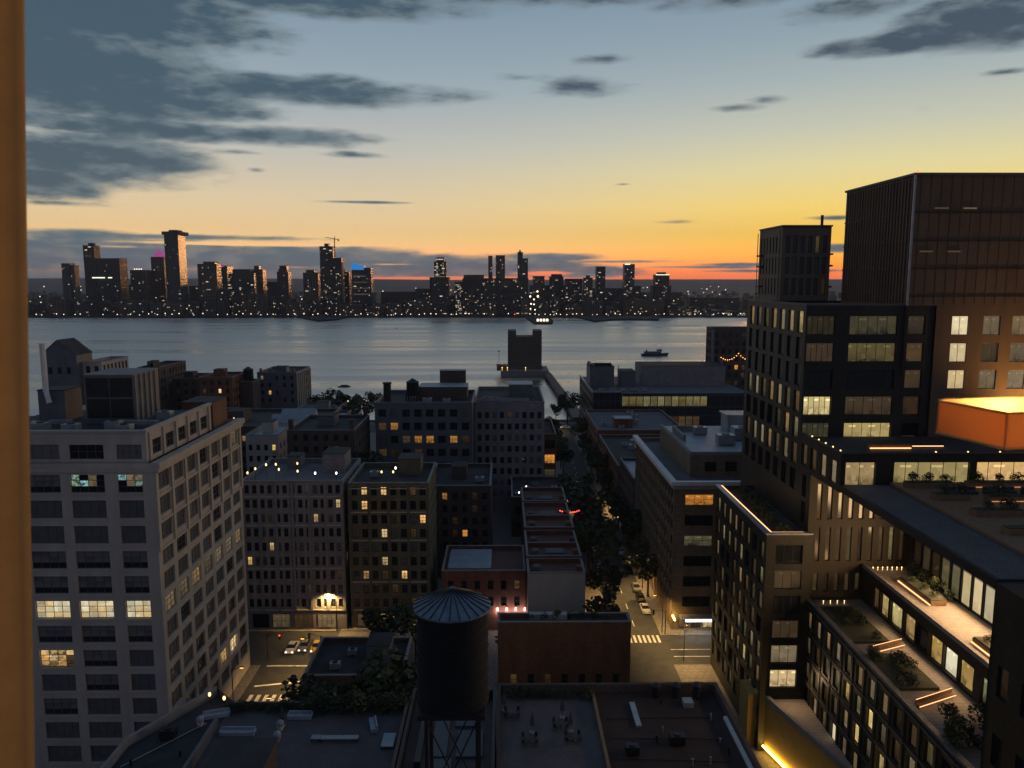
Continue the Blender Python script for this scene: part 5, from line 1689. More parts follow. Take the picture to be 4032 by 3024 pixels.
for q in range(17):
    shrub("green hedge shrub on the terrace edge, %s from the left" % NTH[q], -36 + q * 1.38, 95.9 + rng.uniform(-.3, .3), 19.02, (rng.uniform(.6, .85) if q < 8 else rng.uniform(1.1, 1.7)), "hedge shrubs on the left terrace", q % 2)
for q in range(9):
    shrub("dark shrub on the far edge of the roof deck, %s from the left" % NTH[q], 1 + q * 1.3, 99.0, 19.0, rng.uniform(.7, 1.0), "shrubs on the roof deck edge", q % 2)
for q in range(7):
    shrub("rounded shrub on the brown corner building roof, %s from the left" % NTH[q], 5 + q * 2.3, 137.6 + rng.uniform(-.3, .3), 12.8, rng.uniform(.5, .9), "shrubs on the brown corner building", q % 2)
for q, (x, y, z, s) in enumerate(((63.0, 114.5, 30, 1.3), (62.9, 111.5, 30, 1.4), (62.9, 108.5, 30, 1.1), (63.0, 105, 30, .9), (62.9, 92.5, 30, 1.0), (62.8, 90, 30, 1.1), (60.4, 104.5, 30.8, .5), (60.4, 107, 30.8, .55), (60.4, 110, 30.8, .5), (59.6, 85, 30.8, .55), (59.6, 88, 30.8, .5), (59.6, 90.6, 30.8, .5))):
    shrub("bushy plant on the glowing upper office terrace, %s" % (("%s from the far end by the glass" % NTH[q]) if q < 6 else ("%s from the far end in the planters" % ("third", "second", "first", "sixth", "fifth", "fourth")[q - 6])), x, y, z, s, "plants on the upper office terrace", q % 2)
low_plants = sorted([(rng.uniform(48.9, 53.5), rng.choice([rng.uniform(90.6, 98.8), rng.uniform(103.2, 114)])) for _ in range(16)], key=lambda v: v[1])
for q, (x, y) in enumerate(low_plants):
    shrub("low dark plant on the lower office terrace green roof, %s from the near end" % NTH[q], x, y, 24.9, rng.uniform(.6, 1.0), "plants on the lower office terrace", q % 2)
near_bushes = sorted(rng.uniform(48.8, 56) for _ in range(8))
for q, x in enumerate(near_bushes):
    shrub("dark bush at the near end of the lower office terrace, %s from the left" % NTH[q], x, rng.uniform(77.5, 84), 24.7, rng.uniform(1.0, 1.5), "bushes at the near end of the office terrace", q % 2)
for q in range(12):
    x_, y_ = ((56.5, 104.7), (58.6, 104.7), (61, 104.7), (65.5, 104.7), (68.5, 104.7), (71, 104.7), (57.5, 98.7), (59.6, 98.7), (64, 97.7), (67.5, 97.7), (59, 91.7), (61.5, 91.7))[q]
    shrub("shrub in planters of the added roof lounge over the terraces, %s from the far left" % NTH[q], x_, y_, 47.35, rng.uniform(.6, 1.0), "shrubs on the added roof lounge", q % 2)
for q in range(11):
    shrub("dark plant on the street wing roof behind the warm strip, %s from the near end" % NTH[q], 43.5 + rng.uniform(-.4, 1.2), 118 + q * 2.3, 35.3, rng.uniform(.9, 1.3), "plants on the street wing roof", q % 2)

# ------------------------------------------------------------------ street lamps, signals, cars
LAMPS = [(33.7, 158.6, pi, 1), (33.8, 183, pi, 1), (33.8, 214, pi, 0), (33.8, 246, pi, 1), (33.8, 280, pi, 0), (22.8, 172, 0, 1), (22.8, 262, 0, 1), (22.8, 232, 0, 0), (33.8, 330, pi, 0), (35.5, 146, -pi / 2, 1), (-36.2, 139, pi, 1), (-36.2, 160.2, pi, 1), (-47.4, 128, 0, 0), (-36.2, 118, pi, 1), (20, 383.5, -pi / 2, 1), (44, 383.5, -pi / 2, 1)]
LAMP_ROOT = None
for k, (x, y, rz, on) in enumerate(LAMPS):
    lb = "street lamp with orange head %s" % ("in front of the white cornice building", "by the tan brick side wall", "under the right kerb trees", "farther along the right kerb", "beyond the tan building on the right", "at the yard corner on the left kerb", "near the dark bar on the left kerb", "by the row houses on the left kerb", "next to the long depot", "at the corner of the dark office wing", "at the left street crossing", "at the corner of the grey apartment block", "below the pale loft building", "near the low shed", "by the riverside road left of the trees", "by the riverside road right of the trees")[k]
    t = thing("street_lamp", lb, "street lamp", (x, y, 0), rz, "street lamps")
    MB().cyl(0, 0, 0, 8.2, .1, .06, 8).build("pole", 'dark_metal', t, off=(0, 0, 0))
    MB().tube((0, 0, 8.1), (1.7, 0, 8.5), .05).build("arm", 'dark_metal', t, off=(0, 0, 0))
    MB().box(1.4, 2.1, -.14, .14, 8.42, 8.58).build("lamp_head", 'dark_metal', t, off=(0, 0, 0))
    MB().box(1.45, 2.05, -.12, .12, 8.36, 8.415).build("lamp_glass", 'bulb_orange', t, off=(0, 0, 0))
    if on:
        l = bpy.data.lights.new("street_lamp_light", 'SPOT')
        l.energy = 5200 if k < 10 else 5600
        l.spot_size = R(150)
        l.spot_blend = .6
        l.color = (1.0, .6, .2)
        l.shadow_soft_size = .2
        lo = bpy.data.objects.new("street_lamp_light", l)
        COL.objects.link(lo)
        lo.parent = t
        lo.location = (1.75, 0, 8.25)


def signal(label, x, y, rz, col):
    t = thing("traffic_signal", label, "traffic signal", (x, y, 0), rz, "traffic signals")
    MB().cyl(0, 0, 0, 5.4, .09, .07, 8).build("pole", 'dark_metal', t, off=(0, 0, 0))
    MB().tube((0, 0, 5.2), (2.6, 0, 5.5), .05).build("arm", 'dark_metal', t, off=(0, 0, 0))
    MB().box(2.4, 2.75, -.16, .16, 4.4, 5.5).build("housing", 'dark_metal', t, off=(0, 0, 0))
    for q, c in enumerate(('bulb_red', 'bulb_orange', 'bulb_green')):
        MB().cyl(2.57, -.2, 5.15 - q * .36, 5.4 - q * .36, .0, .0, 4)
        MB().box(2.46, 2.69, -.2, -.165, 5.18 - q * .36, 5.4 - q * .36).build("lens", c if c == col else 'black_metal', t, off=(0, 0, 0))


signal("red traffic signal hanging over the left street by the grey apartment block", -47.2, 147, 0, 'bulb_red')
signal("red traffic signal on the right side of the left street", -36.4, 146.5, pi * .9, 'bulb_red')
signal("orange traffic signal at the street corner by the white cornice building", 34.2, 157.8, pi, 'bulb_orange')
signal("green traffic signal far along the street", 22.9, 248, 0, 'bulb_green')

# car prototype, front towards -Y
prof = [(-2.3, .35), (-2.3, .72), (-2.15, .86), (-1.15, .98), (1.55, 1.0), (2.2, .92), (2.3, .7), (2.3, .35)]
cab = [(-1.15, .98), (-.45, 1.42), (.75, 1.46), (1.55, 1.0)]


def extrude_profile(pr, w0, w1=None, ztop=None):
    b = MB()
    n = len(pr)
    zmax = max(z for _, z in pr)
    zmin = min(z for _, z in pr)
    w1 = w0 if w1 is None else w1
    wd = lambda z: w0 + (w1 - w0) * (z - zmin) / (zmax - zmin)
    b.v += [(-wd(z), y, z) for y, z in pr] + [(wd(z), y, z) for y, z in pr]
    b.f += [tuple(range(n)), tuple(reversed(range(n, 2 * n)))] + [(k_, n + k_, n + (k_ + 1) % n, (k_ + 1) % n) for k_ in range(n)]
    b.m += [0] * len(b.f)
    return b


def make_car(label, x, y, rz, paint, on, group):
    t = thing("car", label, "car", (x, y, -.13), rz, group)
    for nm_, me in (("body", CARM['body']), ("cabin", CARM['cabin']), ("car_roof", CARM['roof'])):
        o = bpy.data.objects.new(nm_, me)
        COL.objects.link(o)
        o.parent = t
        if nm_ != "cabin":
            o.material_slots[0].link = 'OBJECT'
            o.material_slots[0].material = MATS[paint]
    for sx in (-1, 1):
        for sy in (-1.42, 1.42):
            o = bpy.data.objects.new("wheel", CARM['wheel'])
            COL.objects.link(o)
            o.parent = t
            o.location = (sx * .82, sy, .33)
        for nm_, yy, m_ in (("headlight", -2.31, 'bulb_white' if on else 'car_glass'), ("taillight", 2.29, 'bulb_red' if on else 'car_glass')):
            o = bpy.data.objects.new(nm_, CARM['light'])
            COL.objects.link(o)
            o.parent = t
            o.location = (sx * .62, yy, .66)
            o.material_slots[0].link = 'OBJECT'
            o.material_slots[0].material = MATS[m_]
    return t


wb = MB().cyl(0, 0, -.11, .11, .33, n=12)
wb.v = [(z, x, y) for x, y, z in wb.v]
CARM = {'body': extrude_profile(prof, .92, .86).mesh("body", ['car_black']), 'cabin': extrude_profile(cab, .82, .62).mesh("cabin", ['car_glass']),
        'roof': MB().box(-.62, .62, -.42, .76, 1.43, 1.48).mesh("car_roof", ['car_black']), 'wheel': wb.mesh("wheel", ['tyre']),
        'light': MB().box(-.17, .17, -.03, .03, -.09, .09).mesh("light", ['car_glass'])}
paints = ['car_black', 'car_grey', 'car_white', 'car_black', 'car_grey']
for q, y in enumerate((163, 169, 175.2, 187, 193, 199, 206, 212, 219, 226, 238, 245, 252)):
    make_car("parked car, %s from the crossing along the left kerb" % NTH[q], 24.4, y, 0, paints[q % 5], False, "cars parked on the left kerb")
for q, y in enumerate((170, 176, 182.5, 194, 201, 208, 215, 228, 234, 241)):
    make_car("parked car, %s from the crossing along the right kerb" % NTH[q], 32.1, y, 0, paints[(q + 2) % 5], False, "cars parked on the right kerb")
for q, (x, y, p_, lb) in enumerate(((26.9, 280, 'car_white', "white car with bright headlights, farthest up the street"), (26.9, 260, 'car_grey', "grey car with headlights on, second of the queue up the street"), (26.9, 252.5, 'car_black', "black car with headlights on, nearest of the queue up the street"))):
    make_car(lb, x, y, 0, p_, True, "cars driving down the street")
for q, (x, y, rz, p_, lb) in enumerate(((-43.6, 156.6, 0, 'car_white', "leftmost car with headlights on before the grey apartment block"), (-41.2, 157.4, 0, 'car_grey', "middle car with headlights on before the grey apartment block"), (-38.6, 157, 0, 'car_yellow', "rightmost car with headlights on before the grey apartment block"))):
    make_car(lb, x, y - 5, rz, p_, True, "cars on the left street")
for q, (x, lb) in enumerate(((14, "left of the three cars on the riverside road"), (24, "middle of the three cars on the riverside road"), (31, "right of the three cars on the riverside road"))):
    make_car(lb, x, 392, pi / 2 * (1 if q % 2 else -1), paints[q], True, "cars on the riverside road")

# red string lights and roof lamps
sl = thing("string_light", "arc of red bulbs strung over the fifth brick row house roof", "string light", (16.7, 195.5, 15))
pts = [(14.3 + k * .54, 195.5, 16.0 - .5 * (4 * (k / 9) * (1 - k / 9))) for k in range(10)]
wb = MB()
for a, c in zip(pts[:-1], pts[1:]):
    wb.tube(a, c, .03, 4)
wb.cyl(14.3, 195.5, 14.8, 16.0, .04, n=6).cyl(19.16, 195.5, 0, 16.0, .06, n=6)
wb.build("wire", 'black_metal', sl)
for a in pts:
    MB().ball((a[0], a[1], a[2] - .12), .16, n=6, rings=4).build("bulb", 'bulb_red', sl)
ROOFL = [(-54.5, 161.8, 32.0, 2.4, 'bulb_warm'), (-53.2, 163, 32.0, 3.0, 'bulb_warm'), (-51.5, 165, 32.0, 3.4, 'bulb_warm'), (-50, 167, 32, 3.0, 'bulb_warm'), (-48.5, 164, 32, 2.6, 'bulb_warm'), (-44.5, 164, 32, 2.2, 'bulb_warm'), (-45.3, 167, 32, 3.2, 'bulb_warm'), (-40.5, 163, 32, 2.0, 'bulb_white'), (-36.0, 163, 32, 2.0, 'bulb_white'),
         (-26.5, 164, 31.4, 2.6, 'bulb_warm'), (-24.0, 164, 31.4, 2.6, 'bulb_warm'), (-23.6, 165, 31.4, 3.2, 'bulb_white'), (4.2, 224, 11.1, 1.6, 'bulb_white'), (14.5, 226, 11.1, 1.6, 'bulb_warm'), (6.5, 230, 11.1, 1.8, 'bulb_white'), (45.5, 248, 15.6, 2, 'bulb_white'), (60, 192, 36.6, 3, 'bulb_white'), (70, 194, 36.6, 3, 'bulb_white'), (-70, 345, 19.1, 2.2, 'bulb_warm'), (-92, 262, 26.1, 2.2, 'bulb_warm'), (-120, 200, 38.1, 2, 'bulb_warm'), (-105, 196, 38.1, 1.8, 'bulb_warm'), (-98, 190, 38.1, 2.4, 'bulb_white'), (-39.2, 97.5, 19.0, 1.4, 'bulb_warm'), (-36.8, 96.2, 19.0, 1.6, 'bulb_warm'), (-10.9, 96, 18.7, 2.2, 'bulb_warm')]
places = ["grey apartment roof"] * 9 + ["olive apartment roof"] * 3 + ["dark bar roof"] * 3 + ["flat workshop roof"] + ["white cornice building penthouse"] * 2 + ["plain house roof by the river", "skylight block roof"] + ["grey tenement roof at far left"] * 3 + ["left end of the hedge terrace"] * 2 + ["roof beside the big water tank"]
seen = {}
for (x, y, z, h, m_), pn in zip(ROOFL, places):
    seen[pn] = seen.get(pn, 0) + 1
    rank = sum(1 for (r_, n_) in zip(ROOFL, places) if n_ == pn and r_[0] < x)
    t = thing("roof_lamp", "small glowing lamp post on the %s, %s from the left" % (pn, NTH[rank]) if places.count(pn) > 1 else "small glowing lamp post on the " + pn, "lamp", (x, y, z), 0, "roof lamps on the " + pn)
    MB().cyl(0, 0, 0, h, .04, n=6).build("post", 'dark_metal', t, off=(0, 0, 0))
    MB().ball((0, 0, h + .12), .2, n=8, rings=5, sz=1.5).build("bulb", m_, t, off=(0, 0, 0))

# ------------------------------------------------------------------ tunnel ventilation tower, its pier, boats
V = thing("ventilation_tower", "massive square brick ventilation tower with a notched top standing in the river", "tower", (16, 620, 0))
b = MB().box(2.6, 29.6, 620, 640, 4, 30.4)
b.build("body", 'vent_brick', V)
MB().box(2.6, 9.2, 620, 640, 30.4, 35.2).build("corner_turret", 'vent_brick', V)
MB().box(22.8, 29.6, 620, 640, 30.4, 35.2).build("corner_turret", 'vent_brick', V)
MB().box(2.0, 30.2, 619.4, 640.6, 4, 6.4).build("base_course", 'vent_brick', V)
for k in range(7):
    x = 4.2 + k * 3.7
    MB().box(x, x + .7, 619.6, 619.98, 7, 29.2).build("brick_pier", 'vent_brick', V)
MB().box(-3, 35, 612, 646, -1.2, 4).build("platform", 'concrete', V)
MB().box(-6.2, 1.2, 612.4, 624, 4, 7.6).box(-6.6, 1.6, 612, 624.4, 7.6, 8.0).build("gatehouse", 'brown_brick', V)
for (x, y) in ((-2, 611.8), (2.2, 611.8), (16.5, 611.8)):
    MB().cyl(x, y, 4, 6.2, .08, n=6).ball((x, y, 6.5), .4, n=6, rings=4).build("deck_lamp", 'bulb_warm', V)
MB().cyl(-4.5, 618, 8, 19, .12, n=6).box(-5.2, -4.0, 617.9, 618.1, 18.4, 19.4).build("flagpole", 'dark_metal', V)
P = thing("causeway", "long narrow timber pier running from the shore to the ventilation tower", "pier", (36, 412, 0))
poly = [(36.5, 411), (43.5, 411), (36.5, 618), (31.0, 618)]
MB().prism(poly, .9, 2.0).build("deck", 'pier_timber', P)
for k in range(22):
    t_ = (k + .5) / 22
    for s_ in (0.05, .95):
        xa = 36.5 + (31 - 36.5) * t_
        xb = 43.5 + (36.5 - 43.5) * t_
        MB().cyl(xa + (xb - xa) * s_, 411 + 207 * t_, -3, .9, .35, n=6).build("pile", 'pier_timber', P)
b = MB()
for k in range(44):
    t_ = k / 43
    b.box(36.55 - 5.45 * t_, 36.65 - 5.45 * t_, 411.5 + 206 * t_, 411.6 + 206 * t_, 2, 3.1)
b.tube((36.6, 411.5, 3.0), (31.15, 617.5, 3.0), .04, 4).tube((43.4, 411.5, 3.0), (36.4, 617.5, 3.0), .04, 4)
b.build("railing", 'dark_metal', P)


def hull(b, L_, W, h, z0):
    n = 10
    base = []
    for k in range(n + 1):
        t = k / n
        w = W / 2 * (1 - max(0, (t - .6) / .4) ** 2)
        base.append((-L_ / 2 + L_ * t, w))
    pts = [(x, -w) for x, w in base] + [(x, w) for x, w in reversed(base[:-1])]
    m_ = len(pts)
    b.v += [(x * .94, y * .8, z0) for x, y in pts] + [(x, y, z0 + h + max(0, x / L_) * h * .7) for x, y in pts]
    b.f += [tuple(range(m_)), tuple(reversed(range(m_, 2 * m_)))] + [(k, (k + 1) % m_, m_ + (k + 1) % m_, m_ + k) for k in range(m_)]
    b.m += [0] * (m_ + 2)
    return b


bt = thing("ferry_boat", "dark hulled workboat with a white wheelhouse crossing the river", "boat", (153, 790, -1.6), 0)
hull(MB(), 28, 7.5, 2.6, -.3).build("hull", 'hull', bt, off=(0, 0, 0))
MB().box(-11, 6, -2.8, 2.8, 2.2, 4.6).build("deckhouse", 'slate_panel', bt, off=(0, 0, 0))
MB().box(2.0, 6.8, -2.2, 2.2, 4.6, 7.0).build("wheelhouse", 'boat_white', bt, off=(0, 0, 0))
MB().box(6.82, 6.9, -1.9, 1.9, 5.7, 6.6).box(2.4, 6.4, -2.28, -2.21, 5.7, 6.6).build("window", 'car_glass', bt, off=(0, 0, 0))
MB().cyl(4.4, 0, 7.0, 10.4, .12, n=6).tube((3.4, 0, 9.0), (5.4, 0, 9.0), .06).build("mast", 'dark_metal', bt, off=(0, 0, 0))
MB().ball((4.4, 0, 10.6), .35).build("mast_light", 'bulb_red', bt, off=(0, 0, 0))
MB().cyl(-8.5, 0, 4.6, 6.6, .7, .6, 10).build("funnel", 'hull', bt, off=(0, 0, 0))
sb = thing("rowing_boat", "small dark open boat low on the water left of centre", "boat", (-116, 560, -1.6), .1)
hull(MB(), 9, 2.4, .8, -.2).build("hull", 'hull', sb, off=(0, 0, 0))
for q in range(4):
    MB().box(-3 + q * 1.8, -2.6 + q * 1.8, -.9, .9, .7, .8).build("thwart", 'wood', sb, off=(0, 0, 0))
MB().box(-2.4, 2.6, -.6, .6, .8, 1.5).build("cargo", 'hull', sb, off=(0, 0, 0))
for q, (x, y, lb) in enumerate(((98, 665, "small dark channel marker left of the workboat"), (118, 670, "small dark channel marker nearer to the workboat"))):
    t = thing("channel_marker", lb, "buoy", (x, y, -1.6))
    MB().cyl(0, 0, -.3, .8, 1.1, .9, 10).build("float", 'hull', t, off=(0, 0, 0))
    MB().cyl(0, 0, .8, 3.6, .3, .12, 8).box(-.5, .5, -.05, .05, 2.6, 3.6).build("topmark", 'hull', t, off=(0, 0, 0))
gl = thing("gull", "dark gull gliding over the water left of centre", "bird", (-23.5, 170, 64.6), .5)
MB().ball((0, 0, 0), .12, n=8, rings=6).ball((0, -.2, .02), .07, n=6, rings=4).build("body", 'gull_white', gl, off=(0, 0, 0))
for s_ in (-1, 1):
    MB().quad((s_ * .05, -.12, .05), (s_ * .05, .12, .03), (s_ * .35, .1, .2), (s_ * .35, -.1, .22)).quad((s_ * .35, -.1, .22), (s_ * .35, .1, .2), (s_ * .75, .12, .16), (s_ * .75, .02, .17)).build("wing", 'gull_white', gl, off=(0, 0, 0))

# ------------------------------------------------------------------ skyline across the river
WIN = MB().box(-1.0, 1.0, -.3, 0, -.9, .9).mesh("window", ['far_lit'])
WIN2 = MB().box(-2.6, 2.6, -.3, 0, -.8, .8).mesh("window", ['far_lit'])
WINS = MB().box(-.75, .75, -.3, 0, -.7, .7).mesh("window", ['far_lit'])


def tower(name, label, y, boxes, m, nwin, seed, depth=28, extra=None):
    """boxes: (x0, x1, z0, z1, dy0, dy1); lit windows scattered on storeys of the front"""
    x0 = min(q[0] for q in boxes)
    x1 = max(q[1] for q in boxes)
    t = thing(name, label, "tower" if boxes[0][3] > 85 else "building", ((x0 + x1) / 2, y, .6))
    rr = random.Random(seed)
    for (a, c, z0, z1, d0, d1) in boxes:
        o = MB().box(a, c, y + d0, y + d1, z0, z1).build("tower_body", m, t)
        MB().box(a - .4, c + .4, y + d0 - .4, y + d1 + .4, z1, z1 + 1.0).build("roof_cap", 'far_wall', o, off=tuple(t.location))
    for _ in range(nwin):
        a, c, z0, z1, d0, d1 = rr.choice(boxes)
        if c - a < 6 or z1 - z0 < 8:
            continue
        z = z0 + 3.3 * int(rr.uniform(1, max(2, (z1 - z0) / 3.3 - 1)))
        x = a + 1.5 + 4.2 * int(rr.uniform(0, max(1, (c - a - 3) / 4.2))) + .8
        o = bpy.data.objects.new("window", rr.choice([WIN, WINS, WINS, WINS, WINS, WIN2]))
        COL.objects.link(o)
        o.parent = t
        o.location = (x - t.location[0], d0 - .05, z + 1.5 - .6)
    return t


tower("glass_tower", "slim pale glass tower standing alone at the far left skyline", 1900, [(-1062, -1043, .6, 114, 0, 26), (-1043, -1033, .6, 109, 3, 24)], 'tower_glass', 8, 1)
tb1 = tower("slab_tower", "tall blue tower joined to a wide office slab with a bright band, left skyline", 1750, [(-928, -904, .6, 150, 0, 26), (-904, -852, .6, 122, 4, 40)], 'tower_dark', 18, 2)
MB().box(-917, -908, 1752, 1766, 150, 156).build("plant_room", 'far_wall', tb1)
MB().box(-912, -884, 1749.4, 1749.8, 79, 81.4).box(-879, -870, 1753.4, 1753.8, 79, 81.4).build("lit_band", 'band_white', tb1)
tc1 = tower("block_tower", "squat tower with lamps along its flat roof, left skyline", 1750, [(-828, -794, .6, 96, 0, 30)], 'tower_dark', 12, 3)
for q in range(4):
    MB().ball((-818 + q * 5, 1751, 99), 1.2, n=6, rings=4).build("roof_lamp", 'bulb_far', tc1)
td = tower("domed_tower", "tower with a magenta lit crown, left skyline", 1800, [(-803, -774, .6, 126, 0, 26)], 'tower_brown', 14, 4)
MB().ball((-788.5, 1813, 128), 13, n=12, rings=6, sz=1.2).build("lit_crown", 'pink_light', td)
te = tower("tallest_tower", "tallest tower of the skyline, with an overhanging flat top", 1720, [(-736, -706, .6, 172, 0, 40), (-757, -744, .6, 122, 60, 90)], 'tower_glass', 16, 5)
MB().box(-739, -700, 1716, 1764, 172, 179).build("crown_slab", 'far_wall', te)
MB().box(-726, -708, 1722, 1750, 179, 182.5).build("plant_room", 'far_wall', te)
tower("brick_tower", "broad brown tower with a stepped top, left of the curved block", 1680, [(-652, -612, .6, 108, 0, 30), (-641, -617, 109, 113, 4, 24)], 'tower_brown', 40, 6)
tg = tower("purple_top_tower", "narrow tower with a violet lit corner beside the brown tower", 1760, [(-640, -617, .6, 106, 0, 40)], 'tower_brown', 16, 7)
MB().box(-638, -624, 1759, 1759.9, 104, 109).build("lit_sign_band", 'pink_light', tg)
tower("curved_block", "wide dark apartment block with rounded shoulders, left of centre skyline", 1680, [(-589, -578, .6, 88, 2, 30), (-578, -541, .6, 97, 0, 30), (-541, -534, .6, 90, 2, 30)], 'tower_dark', 44, 8)
tower("turret_tower", "tower with a small turret behind the wide dark apartment block", 1720, [(-549, -526, .6, 97, 0, 26), (-546, -535, 98, 105, 4, 16)], 'tower_brown', 20, 9)
tower("shouldered_tower", "lone tower with cut shoulders left of the crane", 1700, [(-490, -466, .6, 92, 0, 26), (-487, -469, 93, 98, 2, 24), (-485, -470, 99, 105, 4, 22)], 'tower_dark', 20, 10)
tower("stout_tower", "stout tower with a low cap just left of the crane", 1700, [(-434, -402, .6, 90, 0, 30), (-428, -411, 91, 96, 4, 22)], 'tower_brown', 22, 11)
tower("stepped_tower", "tall dark stepped tower next to the crane", 1680, [(-392, -365, .6, 145, 0, 30), (-383, -374, 146, 151, 6, 18), (-365, -347, .6, 121, 2, 28)], 'tower_dark', 60, 12)
tower("slim_tower", "small slim tower right of the tall stepped tower", 1740, [(-360, -343, .6, 92, 0, 24), (-358, -353, 93, 97, 4, 16)], 'tower_dark', 14, 13)
tn = tower("blue_top_tower", "office tower with a blue lit slanted top right of the crane", 1720, [(-333, -307, .6, 96, 0, 30), (-307, -292, .6, 101, 4, 30)], 'tower_glass', 14, 14)
b = MB()
b.v += [(-333, 1719.5, 97), (-307, 1719.5, 97), (-307, 1719.5, 106), (-333, 1719.5, 113), (-333, 1748, 97), (-307, 1748, 97), (-307, 1748, 106), (-333, 1748, 113)]
b.f += [(0, 1, 2, 3), (7, 6, 5, 4), (3, 2, 6, 7), (0, 3, 7, 4), (1, 5, 6, 2)]
b.m += [0] * 5
b.build("lit_crown", 'blue_light', tn)
for q in range(4):
    MB().box(-330, -294 - q * 3, 1719.3, 1719.7, 44 + q * 13, 45 + q * 13).build("lit_band", 'dim_beige', tn)
to = tower("monument_tower", "stepped tower on a broad base block at centre skyline", 1640, [(-156, -116, .6, 80, 0, 34), (-147, -122, 81, 112, 5, 28), (-142, -127, 113, 121, 8, 24)], 'tower_dark', 60, 15)
MB().box(-145, -124, 1644.4, 1644.8, 81.5, 83).build("lit_band", 'dim_beige', to)
tq = tower("podium_block", "long dark riverfront block under the slim central towers", 1650, [(-104, -88, .6, 70, 4, 30), (-88, 50, .6, 78, 0, 34)], 'tower_dark', 110, 16)
MB().prism([(-86, 1652), (-43, 1652), (-64, 1670)], 79, 86).build("gabled_roof", 'far_wall', tq)
tower("knife_tower", "thin blade-like tower at centre skyline", 1700, [(-35, -26, .6, 126, 0, 22)], 'tower_glass', 4, 17)
tower("flat_top_tower", "mid-height flat-topped tower right of the thin blade-like tower", 1700, [(-19, 1, .6, 127, 0, 26)], 'tower_brown', 12, 18)
tower("notched_tower", "tower with one higher corner at centre skyline", 1680, [(28, 39, .6, 133, 0, 26), (39, 50, .6, 120, 0, 26), (31, 35, 134, 137, 4, 10)], 'tower_grey', 14, 19)
tower("square_block", "square block behind the brightly lit pier", 1750, [(64, 89, .6, 83, 0, 30)], 'tower_brown', 18, 20)
tower("lit_roof_block", "block with a raised roof right of the brightly lit pier", 1720, [(99, 129, .6, 82, 0, 30), (103, 126, 83, 87, 3, 24)], 'tower_dark', 26, 21)
tower("low_block", "lower block with a small red roof light, right of centre skyline", 1680, [(131, 166, .6, 77, 0, 30)], 'tower_dark', 26, 22)
tower("sparkling_tower", "narrow block with a column of bright windows, right of centre skyline", 1660, [(168, 186, .6, 79, 0, 24), (173, 181, 80, 84, 3, 15)], 'tower_grey', 34, 23)
tower("plain_tower", "plain dark tower, left of the two at right skyline", 1700, [(199, 218, .6, 103, 0, 24)], 'tower_dark', 12, 24)
ty = tower("lit_crown_tower", "tall tower with a white lit rim at right skyline", 1680, [(256, 278, .6, 108, 0, 24)], 'tower_glass', 22, 25)
MB().box(256.5, 268, 1679.2, 1679.7, 107.5, 109.4).build("lit_rim", 'band_white', ty)
tz = tower("rim_lit_block", "broad tower with a glowing roof edge nearest the black office block", 1700, [(327, 357, .6, 86, 0, 30), (333, 350, 87, 91, 6, 22), (322, 362, .6, 62, 2, 34)], 'tower_dark', 30, 26)
MB().box(327, 357, 1699.0, 1699.6, 85.6, 87.2).build("lit_rim", 'band_white', tz)
cr = thing("tower_crane", "thin tower crane with a long jib above the tall stepped tower", "crane", (-362, 1690, 121))
MB().box(-363, -361.4, 1690, 1691.6, 121, 164).build("mast", 'far_wall', cr)
MB().tube((-381, 1690.8, 165.5), (-362, 1690.8, 162), .6, 5).tube((-362, 1690.8, 162), (-353, 1690.8, 160.5), .7, 5).tube((-362, 1690.8, 162), (-361, 1690.8, 168), .5, 5).build("jib", 'far_wall', cr)
MB().box(-355, -352.5, 1690, 1692, 157.5, 161).build("counterweight", 'far_wall', cr)

# low waterfront buildings
rr = random.Random(77)
x = -1180
n = 0
cnt = {}
spots = ["far left waterfront", "left waterfront below the tallest tower", "waterfront below the crane", "waterfront at centre", "waterfront right of the lit pier"]
while x < 640:
    w = rr.uniform(16, 44)
    d = rr.uniform(1625, 1670)
    h = rr.uniform(14, 42) if x < 360 else rr.uniform(8, 20)
    if -700 < x < -500:
        h += 12
    sp_ = spots[0] if x < -850 else spots[1] if x < -560 else spots[2] if x < -250 else spots[3] if x < 40 else spots[4]
    cnt[sp_] = cnt.get(sp_, 0) + 1
    t = thing("low_building", "low dark building on the %s, %s from the left" % (sp_, NTH[cnt[sp_] - 1]), "building", (x + w / 2, d, .6), group="low buildings on the " + sp_)
    MB().box(x, x + w, d, d + 30, .6, h).build("wall", rr.choice(['tower_dark', 'far_wall', 'far_wall_warm', 'tower_grey', 'tower_brown']), t)
    MB().box(x + w * .2, x + w * .5, d + 6, d + 16, h, h + 3.5).build("plant_room", 'far_wall', t)
    for _ in range(rr.randint(3, 10)):
        o = bpy.data.objects.new("window", rr.choice([WINS, WINS, WIN]))
        COL.objects.link(o)
        o.parent = t
        o.location = (rr.uniform(-w / 2 + 1.5, w / 2 - 1.5), -.05, 3.3 * int(rr.uniform(0, max(1, (h - 4) / 3.3))) + 2)
    x += w + rr.uniform(-2, 10)
    n += 1
for q, (x, w, d, h) in enumerate(((-1010, 60, 2050, 62), (-960, 40, 2100, 58), (-780, 50, 1950, 60), (-690, 70, 1850, 66), (-590, 50, 1900, 70), (-470, 60, 1900, 52), (-280, 110, 1780, 48), (-200, 50, 1760, 55), (60, 110, 1850, 62), (190, 90, 1850, 55), (290, 40, 1900, 60), (380, 120, 2200, 40), (450, 120, 1900, 32))):
    tower("inland_block", "dark %s building rising behind the waterfront row, number %s from the left" % ("broad" if w > 55 else "narrow", ("one", "two", "three", "four", "five", "six", "seven", "eight", "nine", "ten", "eleven", "twelve", "thirteen")[q]), d, [(x, x + w, .6, h, 0, 40)], 'tower_dark', 8, 500 + q)

